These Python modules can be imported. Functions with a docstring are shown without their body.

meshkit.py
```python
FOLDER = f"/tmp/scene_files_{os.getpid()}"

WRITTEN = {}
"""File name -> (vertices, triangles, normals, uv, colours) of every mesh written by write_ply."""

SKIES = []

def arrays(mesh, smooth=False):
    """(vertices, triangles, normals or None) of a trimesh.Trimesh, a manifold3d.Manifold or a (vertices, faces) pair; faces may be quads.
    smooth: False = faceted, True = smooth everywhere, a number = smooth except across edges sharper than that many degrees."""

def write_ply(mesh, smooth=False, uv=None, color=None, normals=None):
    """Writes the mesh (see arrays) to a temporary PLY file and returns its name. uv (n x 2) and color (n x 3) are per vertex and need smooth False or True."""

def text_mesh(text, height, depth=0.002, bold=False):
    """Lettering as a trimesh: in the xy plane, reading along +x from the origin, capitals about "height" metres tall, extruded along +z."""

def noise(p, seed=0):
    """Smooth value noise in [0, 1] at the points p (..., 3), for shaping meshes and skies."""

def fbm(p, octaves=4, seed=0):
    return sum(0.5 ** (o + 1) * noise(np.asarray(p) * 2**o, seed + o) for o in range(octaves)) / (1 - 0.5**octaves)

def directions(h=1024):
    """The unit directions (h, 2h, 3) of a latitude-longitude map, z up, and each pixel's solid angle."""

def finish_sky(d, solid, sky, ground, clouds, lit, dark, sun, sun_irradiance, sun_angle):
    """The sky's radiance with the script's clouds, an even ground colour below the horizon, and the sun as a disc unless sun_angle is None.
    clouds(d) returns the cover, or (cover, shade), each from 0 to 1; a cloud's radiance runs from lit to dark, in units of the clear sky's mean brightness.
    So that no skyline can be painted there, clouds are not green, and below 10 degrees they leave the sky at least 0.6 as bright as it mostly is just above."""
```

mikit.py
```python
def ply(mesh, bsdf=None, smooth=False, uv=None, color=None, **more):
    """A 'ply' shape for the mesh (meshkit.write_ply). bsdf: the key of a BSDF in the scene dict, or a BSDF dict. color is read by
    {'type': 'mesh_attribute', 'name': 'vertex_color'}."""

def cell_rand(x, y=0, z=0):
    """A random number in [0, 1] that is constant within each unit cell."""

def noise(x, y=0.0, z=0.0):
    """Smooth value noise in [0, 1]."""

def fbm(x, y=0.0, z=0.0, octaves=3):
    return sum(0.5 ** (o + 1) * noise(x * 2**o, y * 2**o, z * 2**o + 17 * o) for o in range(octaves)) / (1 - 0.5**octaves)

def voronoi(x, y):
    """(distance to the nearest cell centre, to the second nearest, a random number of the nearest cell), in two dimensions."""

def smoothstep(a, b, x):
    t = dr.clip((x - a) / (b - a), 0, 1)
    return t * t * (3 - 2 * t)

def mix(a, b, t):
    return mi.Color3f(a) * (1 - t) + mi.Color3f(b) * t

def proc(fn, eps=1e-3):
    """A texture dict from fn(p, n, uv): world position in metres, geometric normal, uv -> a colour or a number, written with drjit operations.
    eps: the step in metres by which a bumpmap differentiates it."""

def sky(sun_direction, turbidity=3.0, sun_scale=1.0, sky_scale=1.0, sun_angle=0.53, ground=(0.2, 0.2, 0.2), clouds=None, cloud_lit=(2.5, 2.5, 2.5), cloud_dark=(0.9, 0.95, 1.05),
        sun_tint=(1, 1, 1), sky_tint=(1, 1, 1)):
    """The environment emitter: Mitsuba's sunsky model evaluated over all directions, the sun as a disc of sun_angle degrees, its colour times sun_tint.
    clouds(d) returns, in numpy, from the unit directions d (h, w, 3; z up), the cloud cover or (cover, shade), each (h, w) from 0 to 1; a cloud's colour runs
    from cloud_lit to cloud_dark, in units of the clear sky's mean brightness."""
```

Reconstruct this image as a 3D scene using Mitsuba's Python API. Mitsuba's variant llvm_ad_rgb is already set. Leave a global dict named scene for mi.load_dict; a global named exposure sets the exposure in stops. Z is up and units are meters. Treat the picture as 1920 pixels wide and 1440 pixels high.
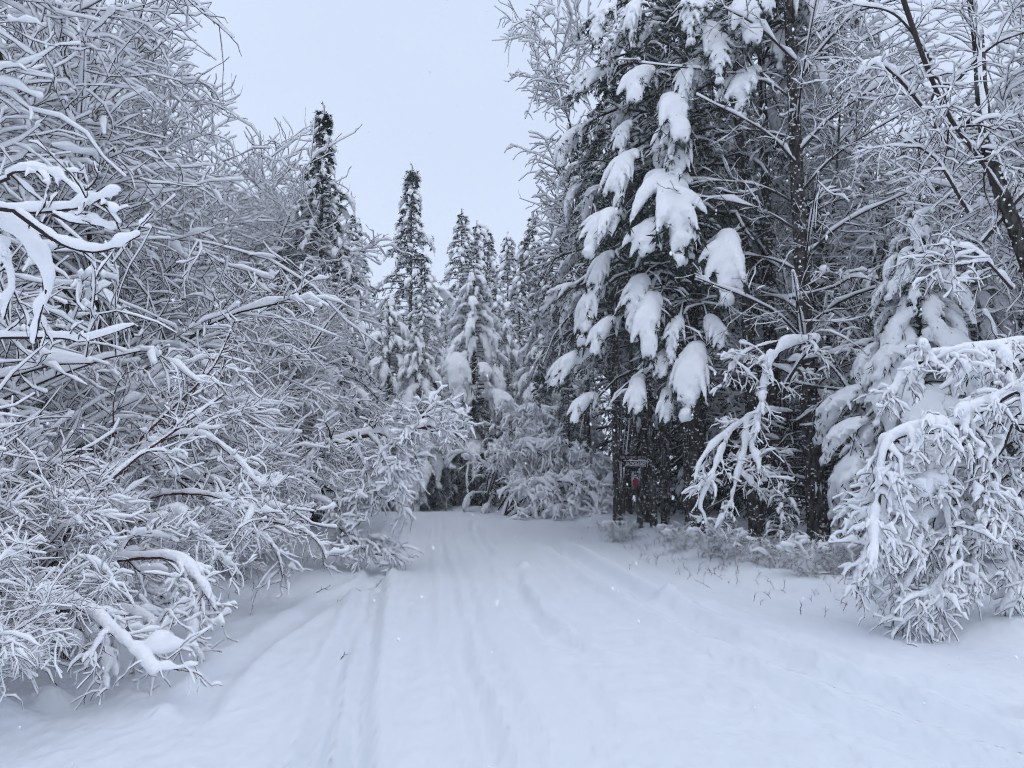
import math
import numpy as np
import trimesh
import mitsuba as mi
import drjit as dr
import meshkit
import mikit
from mikit import proc, fbm, noise, smoothstep, mix

T = mi.ScalarTransform4f
scene, labels = {}, {}

# ------------------------------------------------------------------ camera, sky, exposure
PITCH = math.radians(5.5)
scene['camera'] = {'type': 'perspective', 'fov': 67.3, 'fov_axis': 'x', 'near_clip': 0.05, 'far_clip': 2000.0,
                   'to_world': T().look_at(origin=[0, 0, 1.6], target=[0, math.cos(PITCH), 1.6 + math.sin(PITCH)], up=[0, 0, 1])}


def overcast(d):
    # a closed snow cloud with faint, broad unevenness
    return 1.0, 0.55 * meshkit.fbm(d * np.array([2.2, 2.2, 4.0]) + 5.0, 4, 9)


scene['sky'] = mikit.sky((0.15, -0.35, 0.9), turbidity=3, sun_scale=0.2, sun_angle=60, clouds=overcast,
                         cloud_lit=(2.14, 2.44, 3.05), cloud_dark=(1.62, 1.89, 2.45), sun_tint=(0.69, 0.79, 1.0), ground=(0.6, 0.6, 0.6))
exposure = 1.42


# ------------------------------------------------------------------ materials
def diffuse(rgb):
    return {'type': 'twosided', 'bsdf': {'type': 'diffuse', 'reflectance': {'type': 'rgb', 'value': list(rgb)}}}


def textured(fn):
    return {'type': 'twosided', 'bsdf': {'type': 'diffuse', 'reflectance': proc(fn)}}


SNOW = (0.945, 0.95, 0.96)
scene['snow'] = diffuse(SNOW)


def ground_grain(p, n, uv):
    a = fbm(p.x * 9.0, p.y * 3.0, 1.0, 4) * 0.020
    b = noise(p.x * 70.0, p.y * 55.0, 3.0) * 0.0030 + noise(p.x * 28.0, p.y * 14.0, 5.0) * 0.007 + smoothstep(0.55, 0.9, noise(p.x * 17.0, p.y * 9.0, 8.0)) * 0.004
    return a + b


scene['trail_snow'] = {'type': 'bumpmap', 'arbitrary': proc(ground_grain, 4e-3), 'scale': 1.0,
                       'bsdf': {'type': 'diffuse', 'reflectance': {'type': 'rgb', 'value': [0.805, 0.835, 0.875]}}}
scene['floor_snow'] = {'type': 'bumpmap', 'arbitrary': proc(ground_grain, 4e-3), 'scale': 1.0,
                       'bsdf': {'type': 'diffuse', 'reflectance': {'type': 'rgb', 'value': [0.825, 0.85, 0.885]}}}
scene['twig_bark'] = diffuse((0.050, 0.040, 0.038))
scene['red_twig'] = diffuse((0.085, 0.042, 0.038))


def bark_colour(p, n, uv):
    r = fbm(p.x * 30, p.y * 30, p.z * 9, 3)
    base = mix((0.028, 0.024, 0.022), (0.105, 0.095, 0.088), smoothstep(0.35, 0.75, r))
    lichen = smoothstep(0.62, 0.7, fbm(p.x * 14 + 7, p.y * 14, p.z * 10, 3))
    base = mix(base, (0.16, 0.17, 0.15), lichen * 0.55)
    stuck = smoothstep(0.655, 0.68, fbm(p.x * 21, p.y * 21 + 4, p.z * 26, 3))
    return mix(base, SNOW, stuck)


scene['trunk_bark'] = textured(bark_colour)


def needle_colour(p, n, uv):
    r = noise(p.x * 3.1, p.y * 3.1, p.z * 3.1)
    return mix((0.022, 0.032, 0.027), (0.050, 0.066, 0.050), r)


scene['needles'] = textured(needle_colour)
scene['dead_needles'] = diffuse((0.040, 0.037, 0.034))


# ------------------------------------------------------------------ mesh helpers
def unit(a):
    return a / np.maximum(np.linalg.norm(a, axis=-1, keepdims=True), 1e-9)


def shape(vfn, bsdf):
    """A ply entry from (vertices, faces, normals)."""
    v, f, n = vfn
    return {'type': 'ply', 'filename': meshkit.write_ply((v, f), False, normals=n), 'face_normals': n is None,
            'bsdf': {'type': 'ref', 'id': bsdf}}


def join(parts):
    parts = [p for p in parts if p is not None and len(p[1])]
    at = np.cumsum([0] + [len(p[0]) for p in parts])
    return (np.vstack([p[0] for p in parts]), np.vstack([p[1] + a for p, a in zip(parts, at)]),
            np.vstack([p[2] for p in parts]))


def frames(P):
    t = np.empty_like(P)
    t[:, 1:-1] = P[:, 2:] - P[:, :-2]
    t[:, 0], t[:, -1] = P[:, 1] - P[:, 0], P[:, -1] - P[:, -2]
    t = unit(t)
    side = np.stack([t[..., 1], -t[..., 0], np.zeros(t.shape[:2])], -1)
    flat = np.linalg.norm(side, axis=-1, keepdims=True)
    side = np.where(flat > 0.08, side / np.maximum(flat, 1e-9), np.array([1.0, 0, 0]))
    side = unit(side - t * (side * t).sum(-1, keepdims=True))
    up = np.cross(side, t)
    return t, side, up


def tube(P, A, B, S, offset=None, cap=False):
    """Tubes along the polylines P (N, K, 3): half widths A and half heights B (N, K), S sides; cap closes the far end with a blunt point."""
    N, K = P.shape[:2]
    t, side, up = frames(P)
    if offset is not None:
        P = P + offset
    ang = np.arange(S) * 2 * np.pi / S + 0.5 * np.pi
    c, s = np.cos(ang), np.sin(ang)
    v = P[:, :, None] + side[:, :, None] * (A[..., None] * c)[..., None] + up[:, :, None] * (B[..., None] * s)[..., None]
    n = unit(side[:, :, None] * (c * (B[..., None] + 1e-6))[..., None] + up[:, :, None] * (s * (A[..., None] + 1e-6))[..., None])
    i = np.arange(N * K).reshape(N, K)[:, :-1, None] * S
    j, j2 = np.arange(S), (np.arange(S) + 1) % S
    a, b, d, e = i + j, i + j2, i + S + j2, i + S + j
    f = [np.stack([a, b, d], -1).reshape(-1, 3), np.stack([a, d, e], -1).reshape(-1, 3)]
    v, n = v.reshape(-1, 3), n.reshape(-1, 3)
    if cap:
        tip = P[:, -1] + t[:, -1] * B[:, -1:] * 0.9
        last = (np.arange(N) * K + K - 1)[:, None] * S
        apex = np.broadcast_to(N * K * S + np.arange(N)[:, None], (N, S))
        f.append(np.stack([last + j, last + j2, apex], -1).reshape(-1, 3))
        v, n = np.vstack([v, tip]), np.vstack([n, t[:, -1]])
    return v, np.concatenate(f), n


def resample(P, K):
    """A smooth curve through the control points, with K points."""
    P = np.asarray(P, float)
    q = np.vstack([2 * P[0] - P[1], P, 2 * P[-1] - P[-2]])
    u = np.linspace(0, len(P) - 1 - 1e-9, K)
    i = u.astype(int)
    w = (u - i)[:, None]
    a, b, c, d = q[i], q[i + 1], q[i + 2], q[i + 3]
    return 0.5 * (2 * b + (c - a) * w + (2 * a - 5 * b + 4 * c - d) * w**2 + (3 * b - a - 3 * c + d) * w**3)


class Limbs:
    """Polylines P (N, K, 3) with radii R (N, K); root = the limb each one grows on."""
    def __init__(self, P, R, root=None):
        self.P, self.R = np.asarray(P, float), np.asarray(R, float)
        self.root = np.arange(len(self.P)) if root is None else root

    def length(self):
        return np.linalg.norm(np.diff(self.P, axis=1), axis=-1).sum(1)


def spawn(rng, par, n, t0, t1, angle, asd, length, lsd, K, droop, wander, ratio, tip=0.35, shrink=0.5, flat=0.0, rmin=0.002, side_only=False):
    """n children on every limb; droop < 0 rises; flat turns them into the horizontal plane."""
    N, KP = par.P.shape[:2]
    n_all = N * n
    idx = np.repeat(np.arange(N), n)
    u = (np.tile(np.arange(n), N) + rng.random(n_all)) / n
    t = t0 + (t1 - t0) * u
    x = t * (KP - 1)
    i = np.minimum(x.astype(int), KP - 2)
    w = (x - i)[:, None]
    pos = par.P[idx, i] * (1 - w) + par.P[idx, i + 1] * w
    tan = unit(par.P[idx, i + 1] - par.P[idx, i])
    rad = par.R[idx, i] * (1 - w[:, 0]) + par.R[idx, i + 1] * w[:, 0]
    rnd = rng.normal(size=(n_all, 3))
    if side_only:
        hor = np.stack([tan[:, 1], -tan[:, 0], np.zeros(n_all)], -1) * np.where(np.arange(n_all) % 2, 1, -1)[:, None]
        rnd = hor * 1.6 + rnd * 0.35
    perp = rnd - tan * (rnd * tan).sum(1, keepdims=True)
    perp[:, 2] *= 1 - flat
    perp = unit(perp)
    a = np.radians(rng.normal(angle, asd, n_all))[:, None]
    d = unit(np.cos(a) * tan + np.sin(a) * perp)
    L = np.maximum(length * (1 - shrink * (t - t0) / max(t1 - t0, 1e-6)) * np.exp(rng.normal(0, lsd, n_all)), 0.05)
    step = (L / (K - 1))[:, None]
    P = np.empty((n_all, K, 3))
    P[:, 0] = pos
    for k in range(1, K):
        P[:, k] = P[:, k - 1] + d * step
        d = d + rng.normal(0, wander, (n_all, 3))
        d[:, 2] -= droop / (K - 1)
        d = unit(d)
    r0 = np.maximum(rad * ratio, rmin)[:, None]
    R = r0 * (1 - (1 - tip) * np.linspace(0, 1, K)[None])
    return Limbs(P, R, par.root[idx])


def wood(l, S=3):
    return tube(l.P, l.R, l.R, S)


def snow_on(rng, l, thick, S=4, tall=1.25, bare=0.06, steep=0.25, lump=0.35, taper=0.75, cap=True):
    """Snow lying along the limbs: thicker where they lie flat, gone in places; the underside of the limb stays bare."""
    P, R = l.P, l.R
    N, K = R.shape
    t, side, up = frames(P)
    lie = np.sqrt(np.maximum(1 - t[..., 2] ** 2, 0))
    th = thick * (steep + (1 - steep) * lie)
    th = th * np.exp(rng.normal(0, lump, (N, K))) * np.exp(rng.normal(0, 0.25, (N, 1)))
    th = np.where(rng.random((N, K)) < bare, th * 0.15, th) * (0.45 + 1.1 * meshkit.noise(P * 1.3, 5))
    end = np.ones(K)
    end[-1] = taper
    end[0] = 0.8
    th = th * end
    w = th + R * 0.3
    hgt = th * tall
    off = up * (R * 0.85 + hgt * 0.86)[..., None]
    off += side * (rng.normal(0, 0.3, (N, 1)) * th)[..., None]
    return tube(P, w, hgt, S, off, cap)


def snow_balls(rng, l, thick, tall=1.2, steep=0.3, lump=0.3, reach=1.0):
    """The same snow as balls for surface(), which lets it melt together."""
    P, R = l.P, l.R
    t, side, up = frames(P)
    lie = np.sqrt(np.maximum(1 - t[..., 2] ** 2, 0))
    th = thick * (steep + (1 - steep) * lie) * np.exp(rng.normal(0, lump, R.shape)) * np.exp(rng.normal(0, 0.2, (len(R), 1)))
    th[:, -1] *= 0.7
    C = P + up * (R * 0.95 + th * 0.85)[..., None]
    return along(C, th)


def surface(points, radii, h, iso=1.0, noise_amp=0.25, noise_f=9.0, squash=1.0, seed=0):
    """One skin round many balls that melt into each other (surface nets)."""
    points = np.asarray(points, float)
    lo = points.min(0) - radii.max() * 2.2 - 2 * h
    dim = np.ceil((points.max(0) + radii.max() * 2.2 + 2 * h - lo) / h).astype(int) + 1
    F = np.zeros(int(np.prod(dim)))
    m = np.ceil(radii * 1.9 / h).astype(int)
    for k in np.unique(m):
        sel = np.nonzero(m == k)[0]
        o = np.arange(-k, k + 1)
        O = np.stack(np.meshgrid(o, o, o, indexing='ij'), -1).reshape(-1, 3)
        for chunk in np.array_split(sel, max(1, len(sel) * len(O) // 4_000_000)):
            q = (points[chunk] - lo) / h
            c = np.round(q).astype(int)
            d = (c[:, None] + O[None] - q[:, None]) * h
            r2 = (d[..., 0] ** 2 + d[..., 1] ** 2 + (d[..., 2] / squash) ** 2) / radii[chunk, None] ** 2
            val = np.exp(2.2 * (1 - r2)) * (r2 < 3.6)
            ij = np.clip(c[:, None] + O[None], 0, dim - 1)
            flat = (ij[..., 0] * dim[1] + ij[..., 1]) * dim[2] + ij[..., 2]
            F += np.bincount(flat.ravel(), val.ravel(), len(F))
    F = F.reshape(dim)
    near = F > 0.02
    xyz = lo + np.argwhere(near) * h
    F[near] *= np.exp(2.5 * noise_amp * (meshkit.noise(xyz * noise_f, seed) + 0.5 * meshkit.noise(xyz * noise_f * 2.3, seed + 3) - 0.75))
    F[0], F[-1], F[:, 0], F[:, -1], F[:, :, 0], F[:, :, -1] = 0, 0, 0, 0, 0, 0
    g = np.log(F + 1e-3) - math.log(iso)
    inside = g > 0
    corner = np.stack([inside[a:a - 1 or None, b:b - 1 or None, c:c - 1 or None] for a in (0, 1) for b in (0, 1) for c in (0, 1)])
    mixed = corner.any(0) & ~corner.all(0)
    cells = np.argwhere(mixed)
    number = np.full(mixed.shape, -1)
    number[mixed] = np.arange(len(cells))
    acc, cnt = np.zeros((len(cells), 3)), np.zeros(len(cells))
    for axis in range(3):
        e = np.eye(3, dtype=int)[axis]
        others = [np.eye(3, dtype=int)[k] for k in range(3) if k != axis]
        for a in (0, 1):
            for b in (0, 1):
                p0 = cells + others[0] * a + others[1] * b
                g0, g1 = g[tuple(p0.T)], g[tuple((p0 + e).T)]
                cut = (g0 > 0) != (g1 > 0)
                s = np.where(cut, g0 / np.where(cut, g0 - g1, 1), 0)
                acc += np.where(cut[:, None], p0 - cells + e * s[:, None], 0)
                cnt += cut
    v = lo + (cells + acc / cnt[:, None]) * h
    faces = []
    for axis in range(3):
        e = np.eye(3, dtype=int)[axis]
        o1, o2 = np.eye(3, dtype=int)[(axis + 1) % 3], np.eye(3, dtype=int)[(axis + 2) % 3]
        a = np.argwhere(inside.take(range(0, dim[axis] - 1), axis) != inside.take(range(1, dim[axis]), axis))
        a = a[(a > 0).all(1)]
        ins = inside[tuple(a.T)]
        q = [number[tuple((a - x).T)] for x in (0 * e, o1, o1 + o2, o2)]
        q = np.stack(q, 1)
        q = np.where(ins[:, None], q, q[:, ::-1])
        faces += [q[:, [0, 1, 2]], q[:, [0, 2, 3]]]
    f = np.vstack(faces)
    gr = np.stack(np.gradient(np.clip(g, -4, 4)), -1)
    n = -unit(gr[tuple(np.round((v - lo) / h).astype(int).T)])
    w = np.cross(v[f[:, 1]] - v[f[:, 0]], v[f[:, 2]] - v[f[:, 0]])
    if (w * n[f[:, 0]]).sum() < 0:
        f = f[:, ::-1]
    return v, f, n


def along(P, R, spacing=0.55):
    """Balls along polylines for surface()."""
    pts, rad = [], []
    for p, r in zip(P, R):
        L = np.linalg.norm(np.diff(p, axis=0), axis=1).sum()
        k = max(2, int(L / (max(r.mean(), 1e-3) * spacing)), int(L / (max(r.min(), 0.004) * 1.1)))
        u = np.linspace(0, len(p) - 1, k)
        i = np.minimum(u.astype(int), len(p) - 2)
        w = u - i
        pts.append(p[i] * (1 - w)[:, None] + p[i + 1] * w[:, None])
        rad.append(r[i] * (1 - w) + r[i + 1] * w)
    return np.vstack(pts), np.concatenate(rad)


def placed(mesh, M):
    v, f, n = mesh
    R = M[:3, :3]
    return v @ R.T + M[:3, 3], f, unit(n @ np.linalg.inv(R))


def needle_tufts(rng, P, D, n, length, width, spread=0.8, sag=0.15):
    """n slim needle bunches round every point P along the direction D."""
    P, D = np.repeat(P, n, 0), np.repeat(unit(D), n, 0)
    N = len(P)
    d = unit(D + rng.normal(0, spread, (N, 3)) - np.array([0, 0, sag]))
    L = length * rng.uniform(0.6, 1.3, (N, 1))
    w = unit(np.cross(d, rng.normal(size=(N, 3)))) * width * rng.uniform(0.6, 1.2, (N, 1)) * 0.5
    b = P + rng.normal(0, 0.25, (N, 3)) * width
    v = np.stack([b - w * 0.5, b + d * L * 0.45 + w, b + d * L, b + d * L * 0.4 - w], 1).reshape(-1, 3)
    i = np.arange(N)[:, None] * 4
    f = np.vstack([i + [[0, 1, 2]], i + [[0, 2, 3]]])
    nn = unit(np.cross(d, w))
    return v, f, np.repeat(nn, 4, 0)


# ------------------------------------------------------------------ naming
counts = {}


def key_for(name):
    k = counts.get(name, 0)
    counts[name] = k + 1
    return name if k == 0 else f'{name}_{k:03d}'


def say(key, label, category=None, group=None, kind=None):
    labels[key] = {a: b for a, b in (('label', label), ('category', category), ('group', group), ('kind', kind)) if b}


def part_names(name, k):
    return name if k == 0 else f'{name}_{k:03d}'



# ------------------------------------------------------------------ the ground: one sheet, cut into trail and forest floor
def curve_x(points, y):
    p = np.array(points)
    return np.interp(y, p[:, 0], p[:, 1])


LEFT_EDGE = [(-30, -3.0), (3, -3.0), (6, -3.05), (8.5, -3.15), (12, -3.0), (15, -3.3), (20, -3.6), (26, -5.0), (40, -16)]
RIGHT_EDGE = [(-30, 5.0), (3, 5.0), (6, 4.3), (8, 3.4), (10, 2.75), (13, 2.35), (17, 2.15), (20, 1.5), (24, -1.5), (40, -12)]


def rut(x, y, line, width, depth, y0, y1, ridge=0.0, rough=0.0, seed=0):
    c = curve_x(line, y) + 0.05 * (meshkit.noise(np.stack([y * 0.8, y * 0 + seed, y * 0], -1)) - 0.5)
    d = (x - c) / width
    fade = np.clip((y - y0) / 0.6, 0, 1) * np.clip((y1 - y) / 1.5, 0, 1)
    z = -depth * np.exp(-d**4)
    z += ridge * (np.exp(-(d - 1.7)**2 * 2.2) + 0.7 * np.exp(-(d + 1.7)**2 * 2.2))
    if rough:
        k = np.exp(-(d * 0.45)**2)
        z += 0.6 * k * rough * (meshkit.fbm(np.stack([x * 6, y * 4, x * 0 + seed], -1), 3, seed) - 0.5) * 2
    return 1.6 * z * fade


def ground_z(x, y):
    x, y = np.broadcast_arrays(np.asarray(x, float), np.asarray(y, float))
    P = lambda fx, fy, s: np.stack([x * fx, y * fy, np.full(x.shape, s * 1.7)], -1)
    left, right = curve_x(LEFT_EDGE, y), curve_x(RIGHT_EDGE, y)
    off = np.maximum(np.maximum(left - x, x - right), -1.0)
    forest = np.clip(off / 0.9 + 0.25, 0, 1)
    forest = forest * forest * (3 - 2 * forest)
    z = 0.16 * forest + 0.26 * forest * (meshkit.fbm(P(0.8, 0.8, 1), 4, 1) - 0.5) + 0.10 * forest * (meshkit.fbm(P(2.6, 2.6, 2), 3, 2) - 0.5)
    z += 0.055 * (meshkit.fbm(P(0.45, 0.22, 3), 3, 3) - 0.5) * (1 - 0.4 * forest)
    # the tread: streaks that run with the trail
    s = x + 0.11 * y
    Q = lambda fx, fy, k: np.stack([s * fx, y * fy, np.full(x.shape, k * 1.3)], -1)
    tread = 1 - forest
    z += tread * 0.026 * (meshkit.fbm(Q(3.2, 0.28, 4), 3, 4) - 0.5) * 2
    z += tread * 0.016 * (meshkit.fbm(Q(9.0, 0.7, 5), 2, 5) - 0.5) * 2
    crumb = np.clip((meshkit.fbm(P(0.9, 0.5, 6), 3, 6) - 0.47) * 6, 0, 1)
    z += 0.016 * crumb * (meshkit.fbm(P(13, 6, 7), 3, 7) - 0.5) * 2
    z += rut(x, y, [(2, -.78), (3, -.93), (4, -1.02), (5.5, -1.28), (8, -1.56), (12, -2.1), (16, -2.55), (23, -3.4)], 0.080, 0.052, 1.5, 23, 0.030, 0.0, 11)
    z += rut(x, y, [(2, -.50), (3, -.68), (4, -.80), (5.5, -1.08), (8, -1.42), (12, -1.95), (16, -2.4), (23, -3.3)], 0.080, 0.044, 1.5, 23, 0.034, 0.016, 12)
    z += rut(x, y, [(7, -1.32), (8, -1.40), (12, -1.93), (16, -2.38), (23, -3.3)], 0.14, 0.0, 8.0, 22, 0.014, 0.050, 21)
    z += rut(x, y, [(3, .1), (4.8, -.18), (6.5, -.42), (8.9, -.68), (11, -.9), (15, -1.4), (19, -1.75), (24, -2.2)], 0.085, 0.034, 3.2, 24, 0.018, 0.004, 13)
    z += rut(x, y, [(3, .36), (4.8, .04), (6.5, -.22), (8.9, -.48), (11, -.72), (15, -1.2), (19, -1.58), (24, -2.05)], 0.07, 0.014, 4.0, 20, 0.010, 0.004, 14)
    for off_, dep in ((-.45, .008), (-.32, .010), (-.2, .007), (.14, .009), (.27, .007), (.62, .009), (.8, .007)):
        z += rut(x, y, [(3, .1 + off_), (4.8, -.18 + off_), (6.5, -.42 + off_), (8.9, -.68 + off_), (11, -.9 + off_), (15, -1.4 + off_), (24, -2.2 + off_)], 0.075, dep, 4 + 8 * abs(off_) % 3, 13 + 9 * abs(off_), 0.005, 0.0, 30)
    z += rut(x, y, [(3, 2.4), (5.5, .95), (7.2, .3), (8.2, .12), (10, 0.0), (12, .0), (14, -.2)], 0.12, 0.030, 6.0, 12.5, 0.028, 0.030, 15)
    z += rut(x, y, [(10, -.2), (13, -.35), (17, -.85), (20, -.9), (24, -1.6)], 0.10, 0.036, 13, 23, 0.030, 0.006, 16)
    z += rut(x, y, [(2, 3.9), (3.5, 3.25), (4.3, 2.78), (6, 2.18), (9, 1.5), (12, 1.1), (16, .7)], 0.16, 0.055, 2.0, 15, 0.062, 0.020, 17)
    z += rut(x, y, [(2, 4.25), (3.5, 3.6), (4.3, 3.13), (6, 2.53), (9, 1.85), (11, 1.6)], 0.16, 0.020, 2.0, 10, 0.026, 0.016, 22)
    z += rut(x, y, [(2, 3.3), (3.5, 2.65), (5.0, 1.95), (7.4, 1.25), (10, .8), (14, .4)], 0.12, 0.018, 2.0, 13, 0.016, 0.008, 18)
    z += rut(x, y, [(3, 2.1), (5, 1.4), (7, .95), (9.5, .7)], 0.2, 0.010, 3.0, 10, 0.010, 0.016, 19)
    z += rut(x, y, [(4, -1.75), (5.5, -2.1), (7, -2.18), (9.2, -2.05), (10.3, -1.85), (12, -1.9)], 0.12, 0.030, 4.5, 11.5, 0.016, 0.012, 20)
    # lumps of thrown snow, a few drifts at the right
    for cx, cy, w, hgt in ((.17, 11.6, .13, .10), (1.75, 8.9, .2, .11), (1.95, 8.6, .25, .06), (3.25, 4.7, .22, .13), (2.7, 6.1, .5, .05), (3.3, 5.6, .6, .06), (2.2, 6.9, .4, .04), (4.1, 5.2, .7, .07), (3.0, 7.4, .5, .05), (-2.2, 5.0, .12, .03), (-3.5, 4.5, .35, .22), (-3.15, 4.75, .22, .16), (-3.9, 5.0, .4, .25), (-3.3, 5.5, .3, .16), (-3.7, 6.2, .45, .22), (-3.2, 6.4, .25, .10), (-3.5, 7.4, .4, .16), (-3.0, 5.15, .14, .10)):
        z += hgt * np.exp(-((x - cx)**2 + ((y - cy) * 1.2)**2) / w**2)
    z += 0.05 * np.clip((x - right) / 1.0 + 1.2, 0, 1) * (meshkit.fbm(P(1.6, 0.9, 8), 3, 8) - 0.5) * 2 * (y < 14)
    z -= np.clip(y - 22.5, 0, 60) * 0.035 + np.clip(np.abs(x) - 14, 0, 60) * 0.01
    return z


def spaced(stops):
    out = [np.array([stops[0][0]])]
    for (a, _), (b, h) in zip(stops[:-1], stops[1:]):
        k = max(1, round((b - a) / h))
        out.append(a + (b - a) * np.arange(1, k + 1) / k)
    return np.concatenate(out)


gx = spaced([(-160, 0), (-60, 20), (-20, 2), (-8, .4), (-3.8, .12), (4.6, .045), (9, .15), (20, .5), (60, 2), (160, 20)])
gy = spaced([(-60, 0), (-10, 4), (2.4, .5), (8.5, .036), (14, .07), (26, .14), (50, .5), (100, 4), (300, 25)])
X, Y = np.meshgrid(gx, gy, indexing='xy')
V = np.stack([X, Y, ground_z(X, Y)], -1).reshape(-1, 3)
nx = len(gx)
i = (np.arange(len(gy) - 1)[:, None] * nx + np.arange(nx - 1)[None]).ravel()
F = np.vstack([np.stack([i, i + 1, i + nx + 1], 1), np.stack([i, i + nx + 1, i + nx], 1)])
nz = np.zeros_like(V)
fn = np.cross(V[F[:, 1]] - V[F[:, 0]], V[F[:, 2]] - V[F[:, 0]])
for k in range(3):
    for a in range(3):
        nz[:, a] += np.bincount(F[:, k], fn[:, a], len(V))
nz = unit(nz)
mid = V[F].mean(1)
on_trail = (mid[:, 0] > curve_x(LEFT_EDGE, mid[:, 1])) & (mid[:, 0] < curve_x(RIGHT_EDGE, mid[:, 1]))
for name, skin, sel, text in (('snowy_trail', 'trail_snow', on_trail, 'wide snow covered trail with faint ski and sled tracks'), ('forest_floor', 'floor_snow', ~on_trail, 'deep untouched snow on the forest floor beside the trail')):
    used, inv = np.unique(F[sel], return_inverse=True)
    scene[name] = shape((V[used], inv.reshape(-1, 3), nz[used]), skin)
    say(name, text, kind='structure')

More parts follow.
